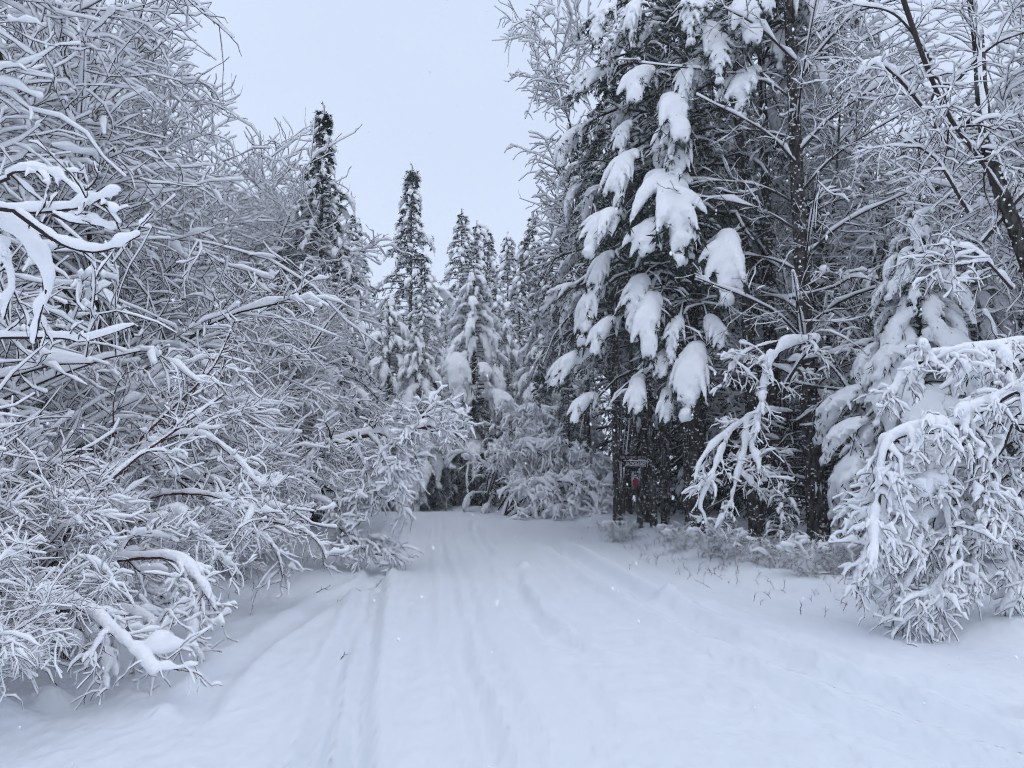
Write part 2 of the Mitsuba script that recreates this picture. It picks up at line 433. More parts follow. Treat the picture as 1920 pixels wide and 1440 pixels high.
# ------------------------------------------------------------------ snow pads for the conifers: snow that hangs over a drooping spray
def make_pad(seed, h, fat=1.0, tufts=4, fingers=10, wide=1.0):
    rng = np.random.default_rng(seed)
    s = np.linspace(0, 1, 9)
    bend = rng.uniform(0.6, 1.15)
    axis = np.stack([0.68 * np.sin(s * 1.25) / math.sin(1.25), rng.normal(0, .05) + 0.1 * (s - .5) * rng.normal(), -bend * s**1.7], -1)
    P, R, needles = [axis], [fat * (0.070 + 0.070 * np.sin(np.pi * np.clip(s * 0.95, 0, 1))**0.8)], []
    R[0][-3:] *= np.array([0.9, 0.75, 0.55])
    for k, t in enumerate(np.linspace(0.12, 1.0, fingers)):
        i = min(8, int(t * 8))
        for side in (-1, 1):
            if rng.random() < 0.12:
                continue
            L = rng.uniform(0.25, 0.52) * (1.15 - 0.5 * t) * (0.55 + 0.75 * math.sin(math.pi * min(t * 1.1, 1)))
            u = np.linspace(0, 1, 6)
            out = rng.uniform(0.3, 0.75) * wide
            f = axis[i] + np.stack([u * L * rng.uniform(.5, .8), side * u**0.9 * L * out, 0.05 * np.sin(u * 3) - (u**1.6) * L * rng.uniform(0.4, 1.4)], -1)
            P.append(f)
            R.append(fat * np.interp(u, [0, .35, .75, 1], [0.074, 0.070, 0.050, 0.020]) * rng.uniform(0.75, 1.25))
    for p in P:
        d = np.gradient(p, axis=0)
        needles.append((p[2:] - [0, 0, 0.05], d[2:]))
        needles.append((p[3:] - [0, 0, 0.02], d[3:] + [0, 0, -0.03]))
    pts, rad = zip(*[along(p[None], r[None]) for p, r in zip(P, R)])
    snow = surface(np.vstack(pts), np.concatenate(rad), h, 1.5, 0.34, 9.0, 0.85, seed)
    q, d = np.vstack([n[0] for n in needles]), np.vstack([n[1] for n in needles])
    tuft = needle_tufts(rng, q, d, tufts, 0.13, 0.024, 0.6, 0.45)
    return snow, tuft


PADS = [make_pad(100 + k, 0.036, f, 3) for k, f in enumerate((0.8, 0.9, 1.0, 1.1, 1.2, 1.0, 0.85, 1.1))]
MID_PADS = [make_pad(200 + k, 0.075, f, 1, 8, 1.15) for k, f in enumerate((0.9, 1.1, 1.2, 1.0, 1.15))]
SMALL_PADS = [make_pad(300 + k, 0.145, f, 1, 5) for k, f in enumerate((1.15, 1.4, 1.55, 1.3, 1.15))]


def pad_matrices(rng, pos, yaw, size, tilt=0.0):
    out = []
    for p, a, s, t in zip(pos, yaw, size, np.broadcast_to(tilt, len(pos))):
        c, n = math.cos(a), math.sin(a)
        ct, st = math.cos(t), math.sin(t)
        R = np.array([[c, -n, 0], [n, c, 0], [0, 0, 1]]) @ np.array([[ct, 0, st], [0, 1, 0], [-st, 0, ct]])
        M = np.eye(4)
        M[:3, :3] = R @ np.diag([s, s * rng.uniform(.75, 1.25), s * rng.uniform(.85, 1.2)])
        M[:3, 3] = p
        out.append(M)
    return out


def pads_at(rng, kit, M):
    which = rng.integers(0, len(kit), len(M))
    return (join([placed(kit[w][0], m) for w, m in zip(which, M)]), join([placed(kit[w][1], m) for w, m in zip(which, M)]))


# ------------------------------------------------------------------ conifer
def conifer(seed, H, spread, base, n, droop=0.5, rise=0.15, pad=0.8, pad_size=(0.5, 1.0), kit=SMALL_PADS, tufts=6, tuft=(0.16, 0.035), twigs=9,
            shape_pow=0.85, trunk_r=0.13, bare_low=0, twig_snow=0.030, snow_low=1.0, lean=0.0, hero=(), heavy=1.0, gap=0.0, pad_min=0.42, tuft_rows=3, twig_cap=True, twig_wood=True, top_pad=0.0, hero_kit=None):
    """Parts of a conifer: trunk, branches, foliage, snow. hero: (branch root height, tip x, tip y, tip z, size) in the tree's frame."""
    rng = np.random.default_rng(seed)
    z = np.linspace(0, 1, 14)
    stem = np.stack([lean * z * H + rng.normal(0, .015, 14), rng.normal(0, .015, 14), z * H], -1)[None]
    stem[0, 0] = 0
    trunk = Limbs(stem, (trunk_r * (1 - 0.94 * z**0.9) + 0.008)[None])
    u = (np.arange(n) + rng.random(n)) / n
    zb = base + (H * 0.985 - base) * u**0.9
    rel = (zb - base) / (H - base)
    L = spread * (1 - rel)**shape_pow * np.exp(rng.normal(0, 0.22, n)) + 0.06
    L *= np.clip(0.55 + rel * 4, 0, 1)
    if gap:
        L *= 1 - gap * (meshkit.noise(np.stack([zb * 0.9, zb * 0 + seed, zb * 0], -1)) > 0.55)
    az = np.arange(n) * 2.39996 + rng.normal(0, 0.3, n)
    K = 7
    s = np.linspace(0, 1, K)
    dr_ = droop * rng.uniform(0.6, 1.4, n) * (1.15 - 0.5 * rel)
    r_out = L[:, None] * np.sin(s[None] * 1.2) / math.sin(1.2)
    zz = L[:, None] * (rise * np.sin(s[None] * 2.2) - dr_[:, None] * s[None]**1.8)
    P = np.stack([np.cos(az)[:, None] * r_out, np.sin(az)[:, None] * r_out, zb[:, None] + zz], -1)
    P += rng.normal(0, 0.03, P.shape) * L[:, None, None] * s[None, :, None]
    if len(hero):
        hp = []
        for hz, tx, ty, tz, _ in hero:
            a, b = np.array([0, 0, hz]), np.array([tx, ty, tz])
            m = a * 0.45 + b * 0.55 + [0, 0, 0.22 * np.linalg.norm(b - a)]
            hp.append(resample([a, m, b], K))
        P = np.concatenate([P, hp])
        L = np.concatenate([L, np.linalg.norm(P[-len(hero):, -1] - P[-len(hero):, 0], axis=-1)])
        rel = np.concatenate([rel, (np.array([q[0] for q in hero]) - base) / (H - base)])
    P[..., 0] += lean * P[:, :1, 2]
    NB = len(P)
    br = Limbs(P, (0.011 + 0.011 * L)[:, None] * np.linspace(1, 0.3, K)[None])
    tw = spawn(rng, br, twigs, 0.22, 0.98, 52, 12, 1.0, 0.2, 4, 0.75, 0.08, 0.45, 0.4, 0.45, 0.55, 0.003, side_only=True)
    # twig length follows its branch
    sc = np.clip(L[tw.root] * 0.36, 0.10, 0.75)
    tw.P = tw.P[:, :1] + (tw.P - tw.P[:, :1]) * sc[:, None, None]
    d = np.gradient(tw.P, axis=1)
    dead = rel[tw.root] < bare_low
    live = ~dead
    foliage = [needle_tufts(rng, tw.P[live][:, -tuft_rows:].reshape(-1, 3), d[live][:, -tuft_rows:].reshape(-1, 3), tufts, tuft[0], tuft[1], 0.55, 0.3)]
    bl = rel >= bare_low
    db = np.gradient(br.P, axis=1)
    foliage.append(needle_tufts(rng, br.P[bl][:, 2:].reshape(-1, 3), db[bl][:, 2:].reshape(-1, 3), tufts, tuft[0], tuft[1], 0.7, 0.2))
    top = np.repeat(np.linspace(H * 0.9, H, 7)[:, None], 3, 1) * [0, 0, 1] + [lean * H, 0, 0]
    foliage.append(needle_tufts(rng, top, np.tile([0, 0, 1.0], (7, 1)), tufts, tuft[0], tuft[1], 0.8, 0.0))
    lvl = np.where(rel < 0.35, snow_low, 1.0)
    keep = rng.random(len(tw.P)) < 0.88 * lvl[tw.root]
    if pad < 0.1:
        keep &= rng.random(len(tw.P)) < 0.8
    tk = Limbs(tw.P[keep], tw.R[keep], tw.root[keep])
    snow = [snow_on(rng, tk, twig_snow * np.clip(sc[keep], .3, .8)[:, None] * 1.8, 4, 1.0, 0.15, 0.45, 0.35, 0.5, twig_cap),
            snow_on(rng, br, 0.030 * heavy, 4, 1.0, 0.12, 0.35, 0.35, 0.6)]
    padded = np.nonzero((rng.random(NB) < np.maximum(pad, top_pad * (rel > .6)) * lvl) & (rel < 0.985) & bl)[0]
    if len(padded) or len(hero):
        if len(hero):
            padded = np.union1d(padded, np.arange(NB - len(hero), NB))
        size = rng.uniform(*pad_size, NB) * np.clip(L / 1.2, pad_min, 1.25)
        for q, hd in enumerate(hero):
            size[NB - len(hero) + q] = hd[4]
        back = np.clip(1 - 0.55 * size[padded] / L[padded], 0.25, 0.85)
        x = back * (K - 1)
        i0 = np.minimum(x.astype(int), K - 2)
        w = (x - i0)[:, None]
        pos = br.P[padded, i0] * (1 - w) + br.P[padded, i0 + 1] * w + [0, 0, 0.03]
        dd = br.P[padded, -1] - br.P[padded, 0]
        yaw = np.arctan2(dd[:, 1], dd[:, 0]) + rng.normal(0, 0.25, len(padded))
        M = pad_matrices(rng, pos, yaw, size[padded], rng.normal(0.05, 0.15, len(padded)))
        big = padded >= NB - len(hero)
        for kit_, sel in ((kit, ~big), (hero_kit, big)):
            if sel.any():
                sn, tu = pads_at(rng, kit_, [m for m, q in zip(M, sel) if q])
                snow.append(sn)
                foliage.append(tu)
    cap = surface(np.array([[lean * H, 0, H - 0.05 * k] for k in range(6)]), np.full(6, 0.035), 0.03)
    snow.append(cap)
    return {'trunk': (wood(trunk, 7), 'trunk_bark'), 'branches': (join([wood(br, 3)] + ([wood(tw, 3)] if twig_wood else [])), 'twig_bark'),
            'foliage': (join(foliage), 'needles'), 'snow': (join(snow), 'snow')}


# ------------------------------------------------------------------ bare broadleaf trees and shrubs
def split_limbs(rng, stem, levels, snows, stem_snow, bark='twig_bark', stem_bark='trunk_bark', sides=3):
    tk = 'trunk' if len(stem.P) == 1 else 'stems'
    return {tk: (wood(stem, 7), stem_bark), tk + '__snow': (stem_snow, 'snow'),
            'branches': (join([wood(l, sides) for l in levels]), bark),
            'branches__snow': (join([snow_on(rng, l, *sn) for l, sn in zip(levels, snows)]), 'snow')}


def broadleaf(seed, H, stems=3, splay=22, limbs=9, subs=8, twigs=6, limb_len=0.42, droop=0.5, twig_droop=0.4, snow=0.020, r0=0.05, low=0.15,
              limb_angle=48, twig_len=0.55, stem_bend=0.35, aim=None, wander=0.16, S=4, twig_r=0.0050, sub_len=0.42, bark='twig_bark', up=0.0, twig_k=4, twig_angle=46):
    rng = np.random.default_rng(seed)
    K = 10
    st = []
    for k in range(stems):
        a = rng.uniform(0, 2 * np.pi) if aim is None else aim + rng.normal(0, 0.5)
        tilt = math.radians(abs(rng.normal(splay, splay * 0.35)) if stems > 1 or aim is not None else rng.uniform(0, splay))
        s = np.linspace(0, 1, K)
        h = H * rng.uniform(0.75, 1.0)
        th = tilt * (0.5 + 0.5 * s) + stem_bend * s**2 * rng.uniform(0.3, 1.2)
        step = h / (K - 1)
        rad = np.concatenate([[0], np.cumsum(np.sin(th[:-1]) * step)])
        zz = np.concatenate([[-0.15], np.cumsum(np.cos(th[:-1]) * step)])
        p = np.stack([np.cos(a) * rad, np.sin(a) * rad, zz], -1) + rng.normal(0, .03, (K, 3)) * s[:, None]
        p[0, :2] += rng.normal(0, .06, 2)
        st.append(p)
    R = r0 * np.linspace(1, 0.22, K)[None] * rng.uniform(0.7, 1.1, (stems, 1))
    stem = Limbs(np.array(st), R)
    l1 = spawn(rng, stem, limbs, low, 0.99, limb_angle, 14, H * limb_len, 0.25, 8, droop, wander * .7, 0.55, 0.3, 0.62, 0.2)
    l1.root = np.arange(len(l1.P))
    l2 = spawn(rng, l1, subs, 0.12, 1.0, 44, 14, H * limb_len * sub_len, 0.35, 6, droop * .7 - up, wander, 0.6, 0.45, 0.5, 0.2, twig_r * 1.25)
    l3 = spawn(rng, l2, twigs, 0.1, 1.0, twig_angle, 16, twig_len, 0.4, twig_k, twig_droop - up, wander * 1.5, 0.7, 0.7, 0.4, 0.1, twig_r)
    ss = snow_on(rng, stem, 0.03, 5, 1.1, 0.1, 0.12)
    return split_limbs(rng, stem, [l1, l2, l3], [(snow * 1.6, S + 1, 1.4, .05, .2), (snow * 1.2, S, 1.35, .06, .22, .4), (snow, S, 1.3, .08, .25, .42)], ss, bark)


LOOSE = ('branches', 'foliage', 'snow', 'stems')


def shapegroup(name, parts):
    g = {'type': 'shapegroup'}
    for k, (mesh, bsdf) in parts.items():
        g[k] = shape(mesh, bsdf)
    scene[name] = g


def stand(name, group, x, y, rot, size, label, category='tree', group_label=None, sink=0.08, z=None):
    key = key_for(name)
    z = float(ground_z(x, y)) - sink if z is None else z
    sc = size if isinstance(size, (tuple, list)) else (size, size, size)
    scene[key] = {'type': 'instance', 'to_world': T().translate([x, y, z]).rotate([0, 0, 1], rot).scale(list(sc)), 'shapegroup': {'type': 'ref', 'id': group}}
    say(key, label, category, group_label)
    for k in scene[group]:
        if k.split('__')[-1] in LOOSE:
            labels[f'{key}__{k}'] = {'kind': 'stuff'}
    return key


def build(name, parts, x, y, label, category='tree', rot=0, group=None, sink=0.08):
    """A one-off thing, its parts as entries of their own."""
    key = key_for(name)
    M = T().translate([x, y, float(ground_z(x, y)) - sink]).rotate([0, 0, 1], rot)
    for k, (mesh, bsdf) in parts.items():
        scene[f'{key}__{k}'] = {**shape(mesh, bsdf), 'to_world': M}
        if k.split('__')[-1] in LOOSE:
            labels[f'{key}__{k}'] = {'kind': 'stuff'}
    say(key, label, category, group)
    return key

# ------------------------------------------------------------------ one of each kind
shapegroup('kind_thicket_a', broadleaf(1, 8.0, 3, 14, 10, 8, 8, 0.32, 0.45, 0.30, .0128, wander=.15, twig_len=.52, twig_k=5, twig_angle=38, sub_len=.5, twig_r=.0044))
shapegroup('kind_thicket_b', broadleaf(2, 8.0, 4, 20, 9, 7, 8, 0.30, 0.65, 0.5, .0128, wander=.15, low=0.1, twig_len=.50, twig_k=5, twig_angle=38, sub_len=.5, twig_r=.0044))
shapegroup('kind_thicket_c', broadleaf(3, 8.0, 2, 12, 13, 8, 7, 0.30, 0.3, 0.1, .0128, wander=.17, low=0.28, limb_angle=55, twig_len=.55, twig_k=5, sub_len=.48))
shapegroup('kind_thicket_d', broadleaf(4, 9.0, 1, 6, 24, 8, 8, 0.26, 0.15, 0.1, .0128, wander=.17, low=0.25, r0=.07, limb_angle=58, twig_len=.50, twig_k=5, sub_len=.5))
shapegroup('kind_high_tree', broadleaf(6, 11.5, 2, 9, 15, 9, 7, 0.20, 0.35, 0.2, .014, wander=.24, low=0.5, twig_len=.36, twig_k=4, sub_len=.5))
shapegroup('kind_fill', broadleaf(5, 8.0, 3, 16, 9, 7, 6, 0.34, 0.5, 0.3, .019, wander=.2, low=0.1, S=3))
shapegroup('kind_shrub_a', broadleaf(11, 2.6, 6, 34, 6, 6, 6, 0.34, 0.55, 0.3, 0.0135, 0.014, 0.1, 40, 0.42, 0.9, wander=.2, bark='red_twig', twig_r=.0038))
shapegroup('kind_shrub_b', broadleaf(12, 3.4, 6, 26, 6, 6, 6, 0.32, 0.5, 0.15, 0.0130, 0.016, 0.1, 38, 0.46, 0.9, wander=.2, bark='red_twig', twig_r=.0038))
shapegroup('kind_brush', broadleaf(14, 0.7, 9, 38, 4, 3, 2, 0.42, 0.1, 0.0, 0.0032, 0.006, 0.1, 42, 0.10, 0.6, wander=.25, S=3, twig_r=.0038))
shapegroup('kind_spire_a', conifer(21, 15, 1.75, 0.8, 190, pad=.45, twig_snow=.021, twigs=7, tufts=4, tuft=(.11, .034), pad_size=(.5, .9), tuft_rows=2, pad_min=.62, top_pad=.7, twig_cap=False, twig_wood=False))
shapegroup('kind_spire_b', conifer(22, 14, 1.5, 0.8, 180, pad=.62, twig_snow=.021, twigs=6, tufts=4, tuft=(.11, .034), pad_size=(.55, 1.0), tuft_rows=2, pad_min=.62, top_pad=.7, twig_cap=False, twig_wood=False))
shapegroup('kind_spire_c', conifer(23, 16, 2.0, 1.2, 180, pad=.55, twig_snow=.026, twigs=7, tufts=5, tuft=(.16, .038), pad_size=(.55, .95), gap=.25, tuft_rows=2, pad_min=.62, top_pad=.7, twig_cap=False, twig_wood=False))
shapegroup('kind_far_spire', conifer(28, 15, 1.9, 0.4, 110, pad=.6, twigs=6, tufts=3, tuft=(.22, .06), pad_size=(.7, 1.2), tuft_rows=2, pad_min=.62, top_pad=.9, twig_cap=False, twig_wood=False))
shapegroup('kind_laden_fir', conifer(24, 8.5, 2.1, 0.9, 125, droop=.8, pad=.95, twigs=6, tufts=3, tuft=(.13, .03), pad_size=(.95, 1.45), kit=MID_PADS, snow_low=.75, tuft_rows=2, twig_cap=False, twig_wood=False))
shapegroup('kind_dark_fir', conifer(25, 11, 2.3, 0.3, 110, droop=.45, pad=.15, twigs=9, tufts=4, tuft=(.17, .04), pad_size=(.5, .8), snow_low=.25, twig_snow=.018, heavy=.5, tuft_rows=2, twig_cap=False))
shapegroup('kind_young_fir', conifer(26, 2.6, 0.85, 0.15, 42, droop=.35, pad=.75, twigs=7, tufts=4, tuft=(.08, .02), pad_size=(.5, .9), kit=MID_PADS, trunk_r=.03, twig_snow=.022, twig_cap=False))
shapegroup('kind_tall_cedar', conifer(27, 14, 2.0, 4.8, 110, droop=.6, rise=.2, pad=.42, pad_size=(.45, .85), kit=MID_PADS, tufts=5, tuft=(.12, .027), twigs=12, bare_low=.0, snow_low=.6, twig_cap=False, twig_snow=.015, heavy=.8))

rng = np.random.default_rng(77)

# ------------------------------------------------------------------ left of the trail
DEEP = 'snow caked bare tree deep in the thicket left of the trail'
DEEPG = 'bare trees deep in the left thicket'
LEFT = [
    ('a', -5.6, 6.6, 1.00, 20, 'tall snow caked bare tree whose drooping crown fills the top left corner'),
    ('c', -6.6, 8.4, 1.10, 140, 'tall bare tree behind the top left corner crown, white twigs against the sky gap'),
    ('b', -5.4, 10.4, 1.02, 75, 'bare tree left of the trail whose white crown first meets the open sky'),
    ('d', -6.2, 12.2, 0.98, 200, 'straight single stemmed bare tree with fine white twigs in the left thicket'),
    ('a', -5.7, 14.6, 1.00, 300, 'bare tree with a rounded white crown just below the left skyline step'),
    ('c', -6.0, 17.5, 1.10, 40, 'bare tree with twigs fanning against the sky left of the dark snowy spruce'),
    ('c', -7.0, 15.2, 1.05, 25, 'bare tree filling the left skyline behind the rounded crown'),
    ('a', -7.4, 18.6, 1.1, 160, 'bare tree far left behind the fanned twigs on the skyline'),
    ('d', -5.3, 19.2, 0.98, 110, 'slim upright bare tree directly before the dark snowy spruce on the left'),
    ('b', -5.4, 15.9, 0.72, 10, 'lower bare tree left of the dark spruce, its crown bending toward the trail'),
    ('a', -5.3, 21.5, 0.62, 250, 'small bare tree right of the dark spruce on the left skyline'),
    ('c', -5.4, 25.0, 0.55, 330, 'small white bare tree at the right end of the left thicket'),
    ('b', -4.7, 13.0, 0.62, 190, 'low bare tree with drooping white twigs at mid height of the left thicket'),
    ('d', -4.3, 14.8, 0.50, 60, 'thin young bare tree with upright twigs beside the left snowbank'),
]
for kind, x, y, s, r, text in LEFT:
    stand('bare_tree', 'kind_thicket_' + kind, x, y, r, s, text)
for k in range(22):
    y = 6 + k * 1.05
    x = -8.2 - 1.6 * (k % 3) + rng.normal(0, .5)
    if k % 3 == 2 and k % 2:
        continue
    stand('bare_tree', 'kind_fill', x, y, rng.uniform(0, 360), rng.uniform(.85, 1.12), DEEP, 'tree', DEEPG)

SHR = [
    ('a', -4.8, 5.7, .9, 20, 'low bent shrub buried in snow at the left edge of the picture'),
    ('b', -5.0, 7.4, 1.0, 120, 'tall shrub with thick snow on its stems at the left edge'),
    ('a', -4.5, 8.6, .85, 220, 'wide snow laden shrub left of the trail, red brown stems leaning right'),
    ('b', -4.4, 10.0, .95, 320, 'snow laden shrub with long bare shoots rising right in the left thicket'),
    ('a', -4.4, 11.4, .85, 60, 'dense low shrub under white caps behind the bent shrubs on the left'),
    ('b', -4.8, 12.4, 1.1, 150, 'tall shrub with fine white twigs above the low shrubs on the left'),
    ('b', -4.5, 14.2, 1.0, 250, 'tall shrub behind the bent over tree left of the trail'),
    ('a', -4.4, 16.0, 1.0, 350, 'white shrub at the trail edge behind the bent over tree'),
    ('b', -4.4, 18.0, 1.05, 80, 'upright white shrub right of centre in the left thicket'),
    ('b', -4.7, 20.5, 1.05, 170, 'tall feathery white shrub left of the middle spruces'),
    ('a', -5.0, 23.0, 1.1, 260, 'rounded white shrub at the foot of the left spires'),
    ('b', -5.2, 25.5, 1.3, 10, 'white shrub below the tallest spire'),
    ('a', -5.6, 9.0, 1.1, 290, 'shaded snowy shrub in the dim hollow at the far left'),
    ('b', -6.6, 7.0, 1.1, 33, 'shaded shrub with hanging snow strands at the far left edge'),
    ('a', -3.45, 5.15, .42, 200, 'knee high shrub half buried in snow mounds at the lower left edge'),
    ('a', -3.5, 6.7, .50, 80, 'low shrub with snow caps between the nearest arches and the trail'),
    ('a', -3.5, 8.0, .50, 310, 'low shrub under snow just beyond the nearest arches'),
    ('a', -3.15, 4.55, .36, 40, 'small snow buried shrub nearest to the bottom left corner'),
    ('a', -3.55, 4.35, .45, 150, 'snow buried shrub at the left frame edge near the bottom'),
    ('a', -3.25, 5.75, .40, 285, 'small shrub under snow below the nearest white arch'),
    ('b', -3.75, 5.9, .48, 15, 'small shrub with upright shoots beside the snow mounds at lower left'),
    ('a', -3.9, 7.3, .62, 260, 'low white shrub behind the nearest arches'),
    ('b', -3.6, 10.6, .50, 210, 'small upright shrub before the bent over tree'),
    ('a', -3.4, 9.7, .50, 130, 'low shrub under snow at the foot of the bent over tree'),
]
for kind, x, y, s, r, text in SHR:
    stand('snowy_shrub', 'kind_shrub_' + kind, x, y, r, s, text, 'shrub')

# ------------------------------------------------------------------ conifers in the middle
SPIRES = [
    ('c', -4.2, 16.5, .555, 40, 'dark snowy spruce rising out of the left thicket'),
    ('b', -6.3, 30, .80, 80, 'thin small spire just right of the dark spruce on the left'),
    ('c', -5.1, 38, 1.01, 0, 'tallest lone dark spire spruce left of the middle of the sky'),
    ('a', -2.8, 42, 1.02, 100, 'leftmost and tallest of the three grouped white spires'),
    ('b', -2.0, 43, 1.07, 200, 'middle one of the three grouped white spires'),
    ('b', -1.45, 44, 1.07, 300, 'rightmost of the three grouped white spires'),
    ('a', -1.0, 46, .87, 20, 'shorter spire tucked right behind the three grouped spires'),
    ('b', -.2, 36, .87, 140, 'leaning topped small spire right of the narrow sky gap'),
    ('a', .66, 38, .84, 260, 'snow loaded spire between the sky gap and the right hand wall of cedars'),
    ('a', 1.05, 38, .92, 60, 'pointed spire highest in the right middle group'),
    ('b', 1.6, 37, .86, 160, 'low spire nearest to the right hand cedars'),
    ('a', 1.75, 28, .72, 200, 'dark snow dotted spruce against the left edge of the right hand cedars'),
    ('a', -3.8, 33, .66, 70, 'snow covered spruce below the tallest spire'),
    ('b', -3.3, 28, .50, 170, 'short white spruce beside the tallest spire, at shrub height'),
    ('a', .3, 31, .62, 330, 'mid sized spruce with round snow clumps behind the bent white shrubs'),
    ('a', -.7, 33, .6, 30, 'half hidden spruce behind the broad laden fir'),
]
for kind, x, y, s, r, text in SPIRES:
    wide = 1.25 if y < 20 else 1.35
    stand('spire_spruce', 'kind_spire_' + kind, x, y, r, (s * wide, s * wide, s * 1.05), text)
FIRS = [
    (-1.35, 27.0, 1.0, 0, 'broad fir with long hanging snow pads in the middle behind the trail end'),
    (-3.2, 25.6, .72, 90, 'laden fir left of the broad middle fir'),
    (-4.6, 28.5, .95, 200, 'laden fir behind the white shrubs left of the middle'),
    (-.2, 29.5, .85, 280, 'laden fir right behind the broad middle fir'),
    (1.0, 26.0, .8, 130, 'laden fir above the bent white shrubs at the trail end'),
]
for x, y, s, r, text in FIRS:
    stand('laden_fir', 'kind_laden_fir', x, y, r, s, text)
stand('young_fir', 'kind_young_fir', -.52, 23.6, 0, 1.0, 'small young fir with a single round snow cap in the middle at the trail end')
BACK = 'dark snowy conifer in the forest behind the end of the trail'
for k in range(10):
    x, y = -11 + k * 1.9 + rng.normal(0, .5), 46 + 5 * (k % 2) + rng.normal(0, 1)
    stand('far_spruce', 'kind_far_spire', x, y, rng.uniform(0, 360), rng.uniform(.5, .66), BACK, 'tree', 'conifers behind the trail end')
FARB = [(-7.5, 40, .95, 'faint bare tree left of the tallest spire'), (-4.0, 46, 1.25, 'bare white tree between the tallest spire and the three grouped spires')]
for x, y, s, text in FARB:
    stand('bare_tree', 'kind_thicket_d', x, y, rng.uniform(0, 360), s, text)
for k, (x, y, sc) in enumerate([(-2.6, 26.2, .5), (-1.9, 25.6, .42), (-1.0, 25.4, .42), (-.2, 26.4, .5), (.9, 24.6, .5), (1.7, 23.0, .45), (-3.4, 27.0, .5)]):
    stand('shaded_fir', 'kind_dark_fir', x, y, 50 * k, (sc, sc, sc * .8), 'low dark fir in the shade under the spruces at the trail end', 'tree', 'low dark firs at the trail end')
# ------------------------------------------------------------------ right of the trail
HERO_PADS = [
    (10.52, -2.07, -1.11, 10.06, 0.95),
    (9.91, -1.68, -1.32, 9.47, 0.75),
    (9.25, -2.15, -0.99, 8.79, 0.9),
    (9.56, -2.29, -0.53, 9.14, 0.6),
    (8.90, -1.21, -1.75, 8.41, 1.2),
    (8.18, -0.78, -1.99, 7.68, 1.25),
    (7.74, -0.70, -2.19, 7.29, 0.8),
    (7.30, -1.60, -1.80, 6.82, 1.05),
    (6.60, -0.89, -2.35, 6.07, 1.5),
    (6.10, -1.91, -1.88, 5.62, 1.05),
    (6.08, -0.55, -2.25, 5.66, 0.6),
    (5.82, -1.37, -2.23, 5.34, 1.1),
    (7.43, -0.58, -2.09, 6.98, 0.8),
    (4.87, -1.58, -2.13, 4.38, 1.15),
    (4.43, -1.30, -2.47, 3.94, 1.2),
    (4.17, -2.00, -1.96, 3.71, 0.9),
    (3.46, -0.61, -2.81, 2.96, 1.25),
    (3.08, -1.70, -2.37, 2.63, 0.85),
    (4.78, -2.36, -1.54, 4.31, 1.0),
    (3.59, -2.62, -1.51, 3.13, 0.9),
    (2.80, -2.41, -1.71, 2.36, 0.75),
    (9.61, 0.01, -2.25, 9.14, 1.0),
    (3.50, -1.15, -2.36, 3.07, 0.7),
    (8.41, -2.63, -0.22, 7.95, 0.95),
    (10.49, -1.34, -1.57, 10.03, 0.9),
    (10.02, -0.46, -2.20, 9.57, 0.8),
    (5.49, -2.03, -1.52, 5.04, 0.8),
    (4.12, -0.84, -2.59, 3.67, 0.8),
    (2.84, -1.15, -2.56, 2.41, 0.7),
    (5.05, -2.78, -0.64, 4.62, 0.7),
    (4.12, -0.30, -2.57, 3.69, 0.7),
    (8.14, -1.58, -1.31, 7.71, 0.7),
]
build('big_cedar', conifer(41, 14.5, 2.2, 4.3, 120, droop=.55, rise=.2, pad=.48, pad_size=(.4, .8), kit=MID_PADS, tufts=6, tuft=(.11, .024), twigs=14, snow_low=.5, trunk_r=.2,
                            twig_cap=False, twig_snow=.015, heavy=.8, hero=HERO_PADS, hero_kit=PADS), 3.65, 15.4,
      'big dark cedar with large hanging snow pads, right of the open sky')

HERO_PADS_2 = [
    (9.95, -1.80, -1.67, 9.48, 1.0),
    (9.63, -1.02, -2.00, 9.12, 1.35),
    (9.95, -0.44, -1.77, 9.47, 1.1),
    (10.12, 0.30, -1.70, 9.63, 1.2),
    (10.08, 0.85, -1.52, 9.61, 1.0),
    (9.05, -1.46, -1.67, 8.59, 0.9),
    (8.45, -0.77, -1.96, 7.97, 1.1),
    (5.39, -1.48, -2.05, 4.89, 1.25),
    (10.06, 1.71, -0.78, 9.61, 0.8),
    (9.41, -0.03, -1.47, 8.98, 0.7),
    (8.85, -1.78, -1.53, 8.40, 0.8),
    (7.49, 1.41, -0.88, 7.07, 0.6),
]
build('big_cedar', conifer(42, 14.5, 1.5, 8.6, 60, droop=.5, rise=.2, pad=.6, pad_size=(.5, .9), kit=MID_PADS, tufts=5, tuft=(.10, .024), twigs=12, snow_low=.6, trunk_r=.17,
                            twig_cap=False, twig_snow=.019, heavy=.9, hero=HERO_PADS_2, hero_kit=PADS), 5.0, 14.7,
      'tall cedar with snow pads only in its top, behind the straight grey trunk')
CEDARS = [
    (2.35, 17.4, .80, 100, 'narrow cedar standing behind the left end of the trail boards'),
    (3.1, 17.9, .90, 220, 'cedar standing behind the right end of the trail boards'),
    (4.4, 18.9, 1.0, 300, 'cedar close behind the big dark cedar'),
    (2.1, 21.5, .8, 30, 'cedar at the back left of the right hand wall of trees'),
]
for x, y, s, r, text in CEDARS:
    stand('cedar', 'kind_tall_cedar', x, y, r, s, text)
stand('bare_tree', 'kind_high_tree', 2.75, 19.4, 200, 1.12, 'bare tree with white coral like twigs against the sky, left of the big dark cedar')
stand('bare_tree', 'kind_thicket_c', 3.0, 21.5, 30, 1.55, 'second bare tree behind the big dark cedar, its twigs only showing at the top')
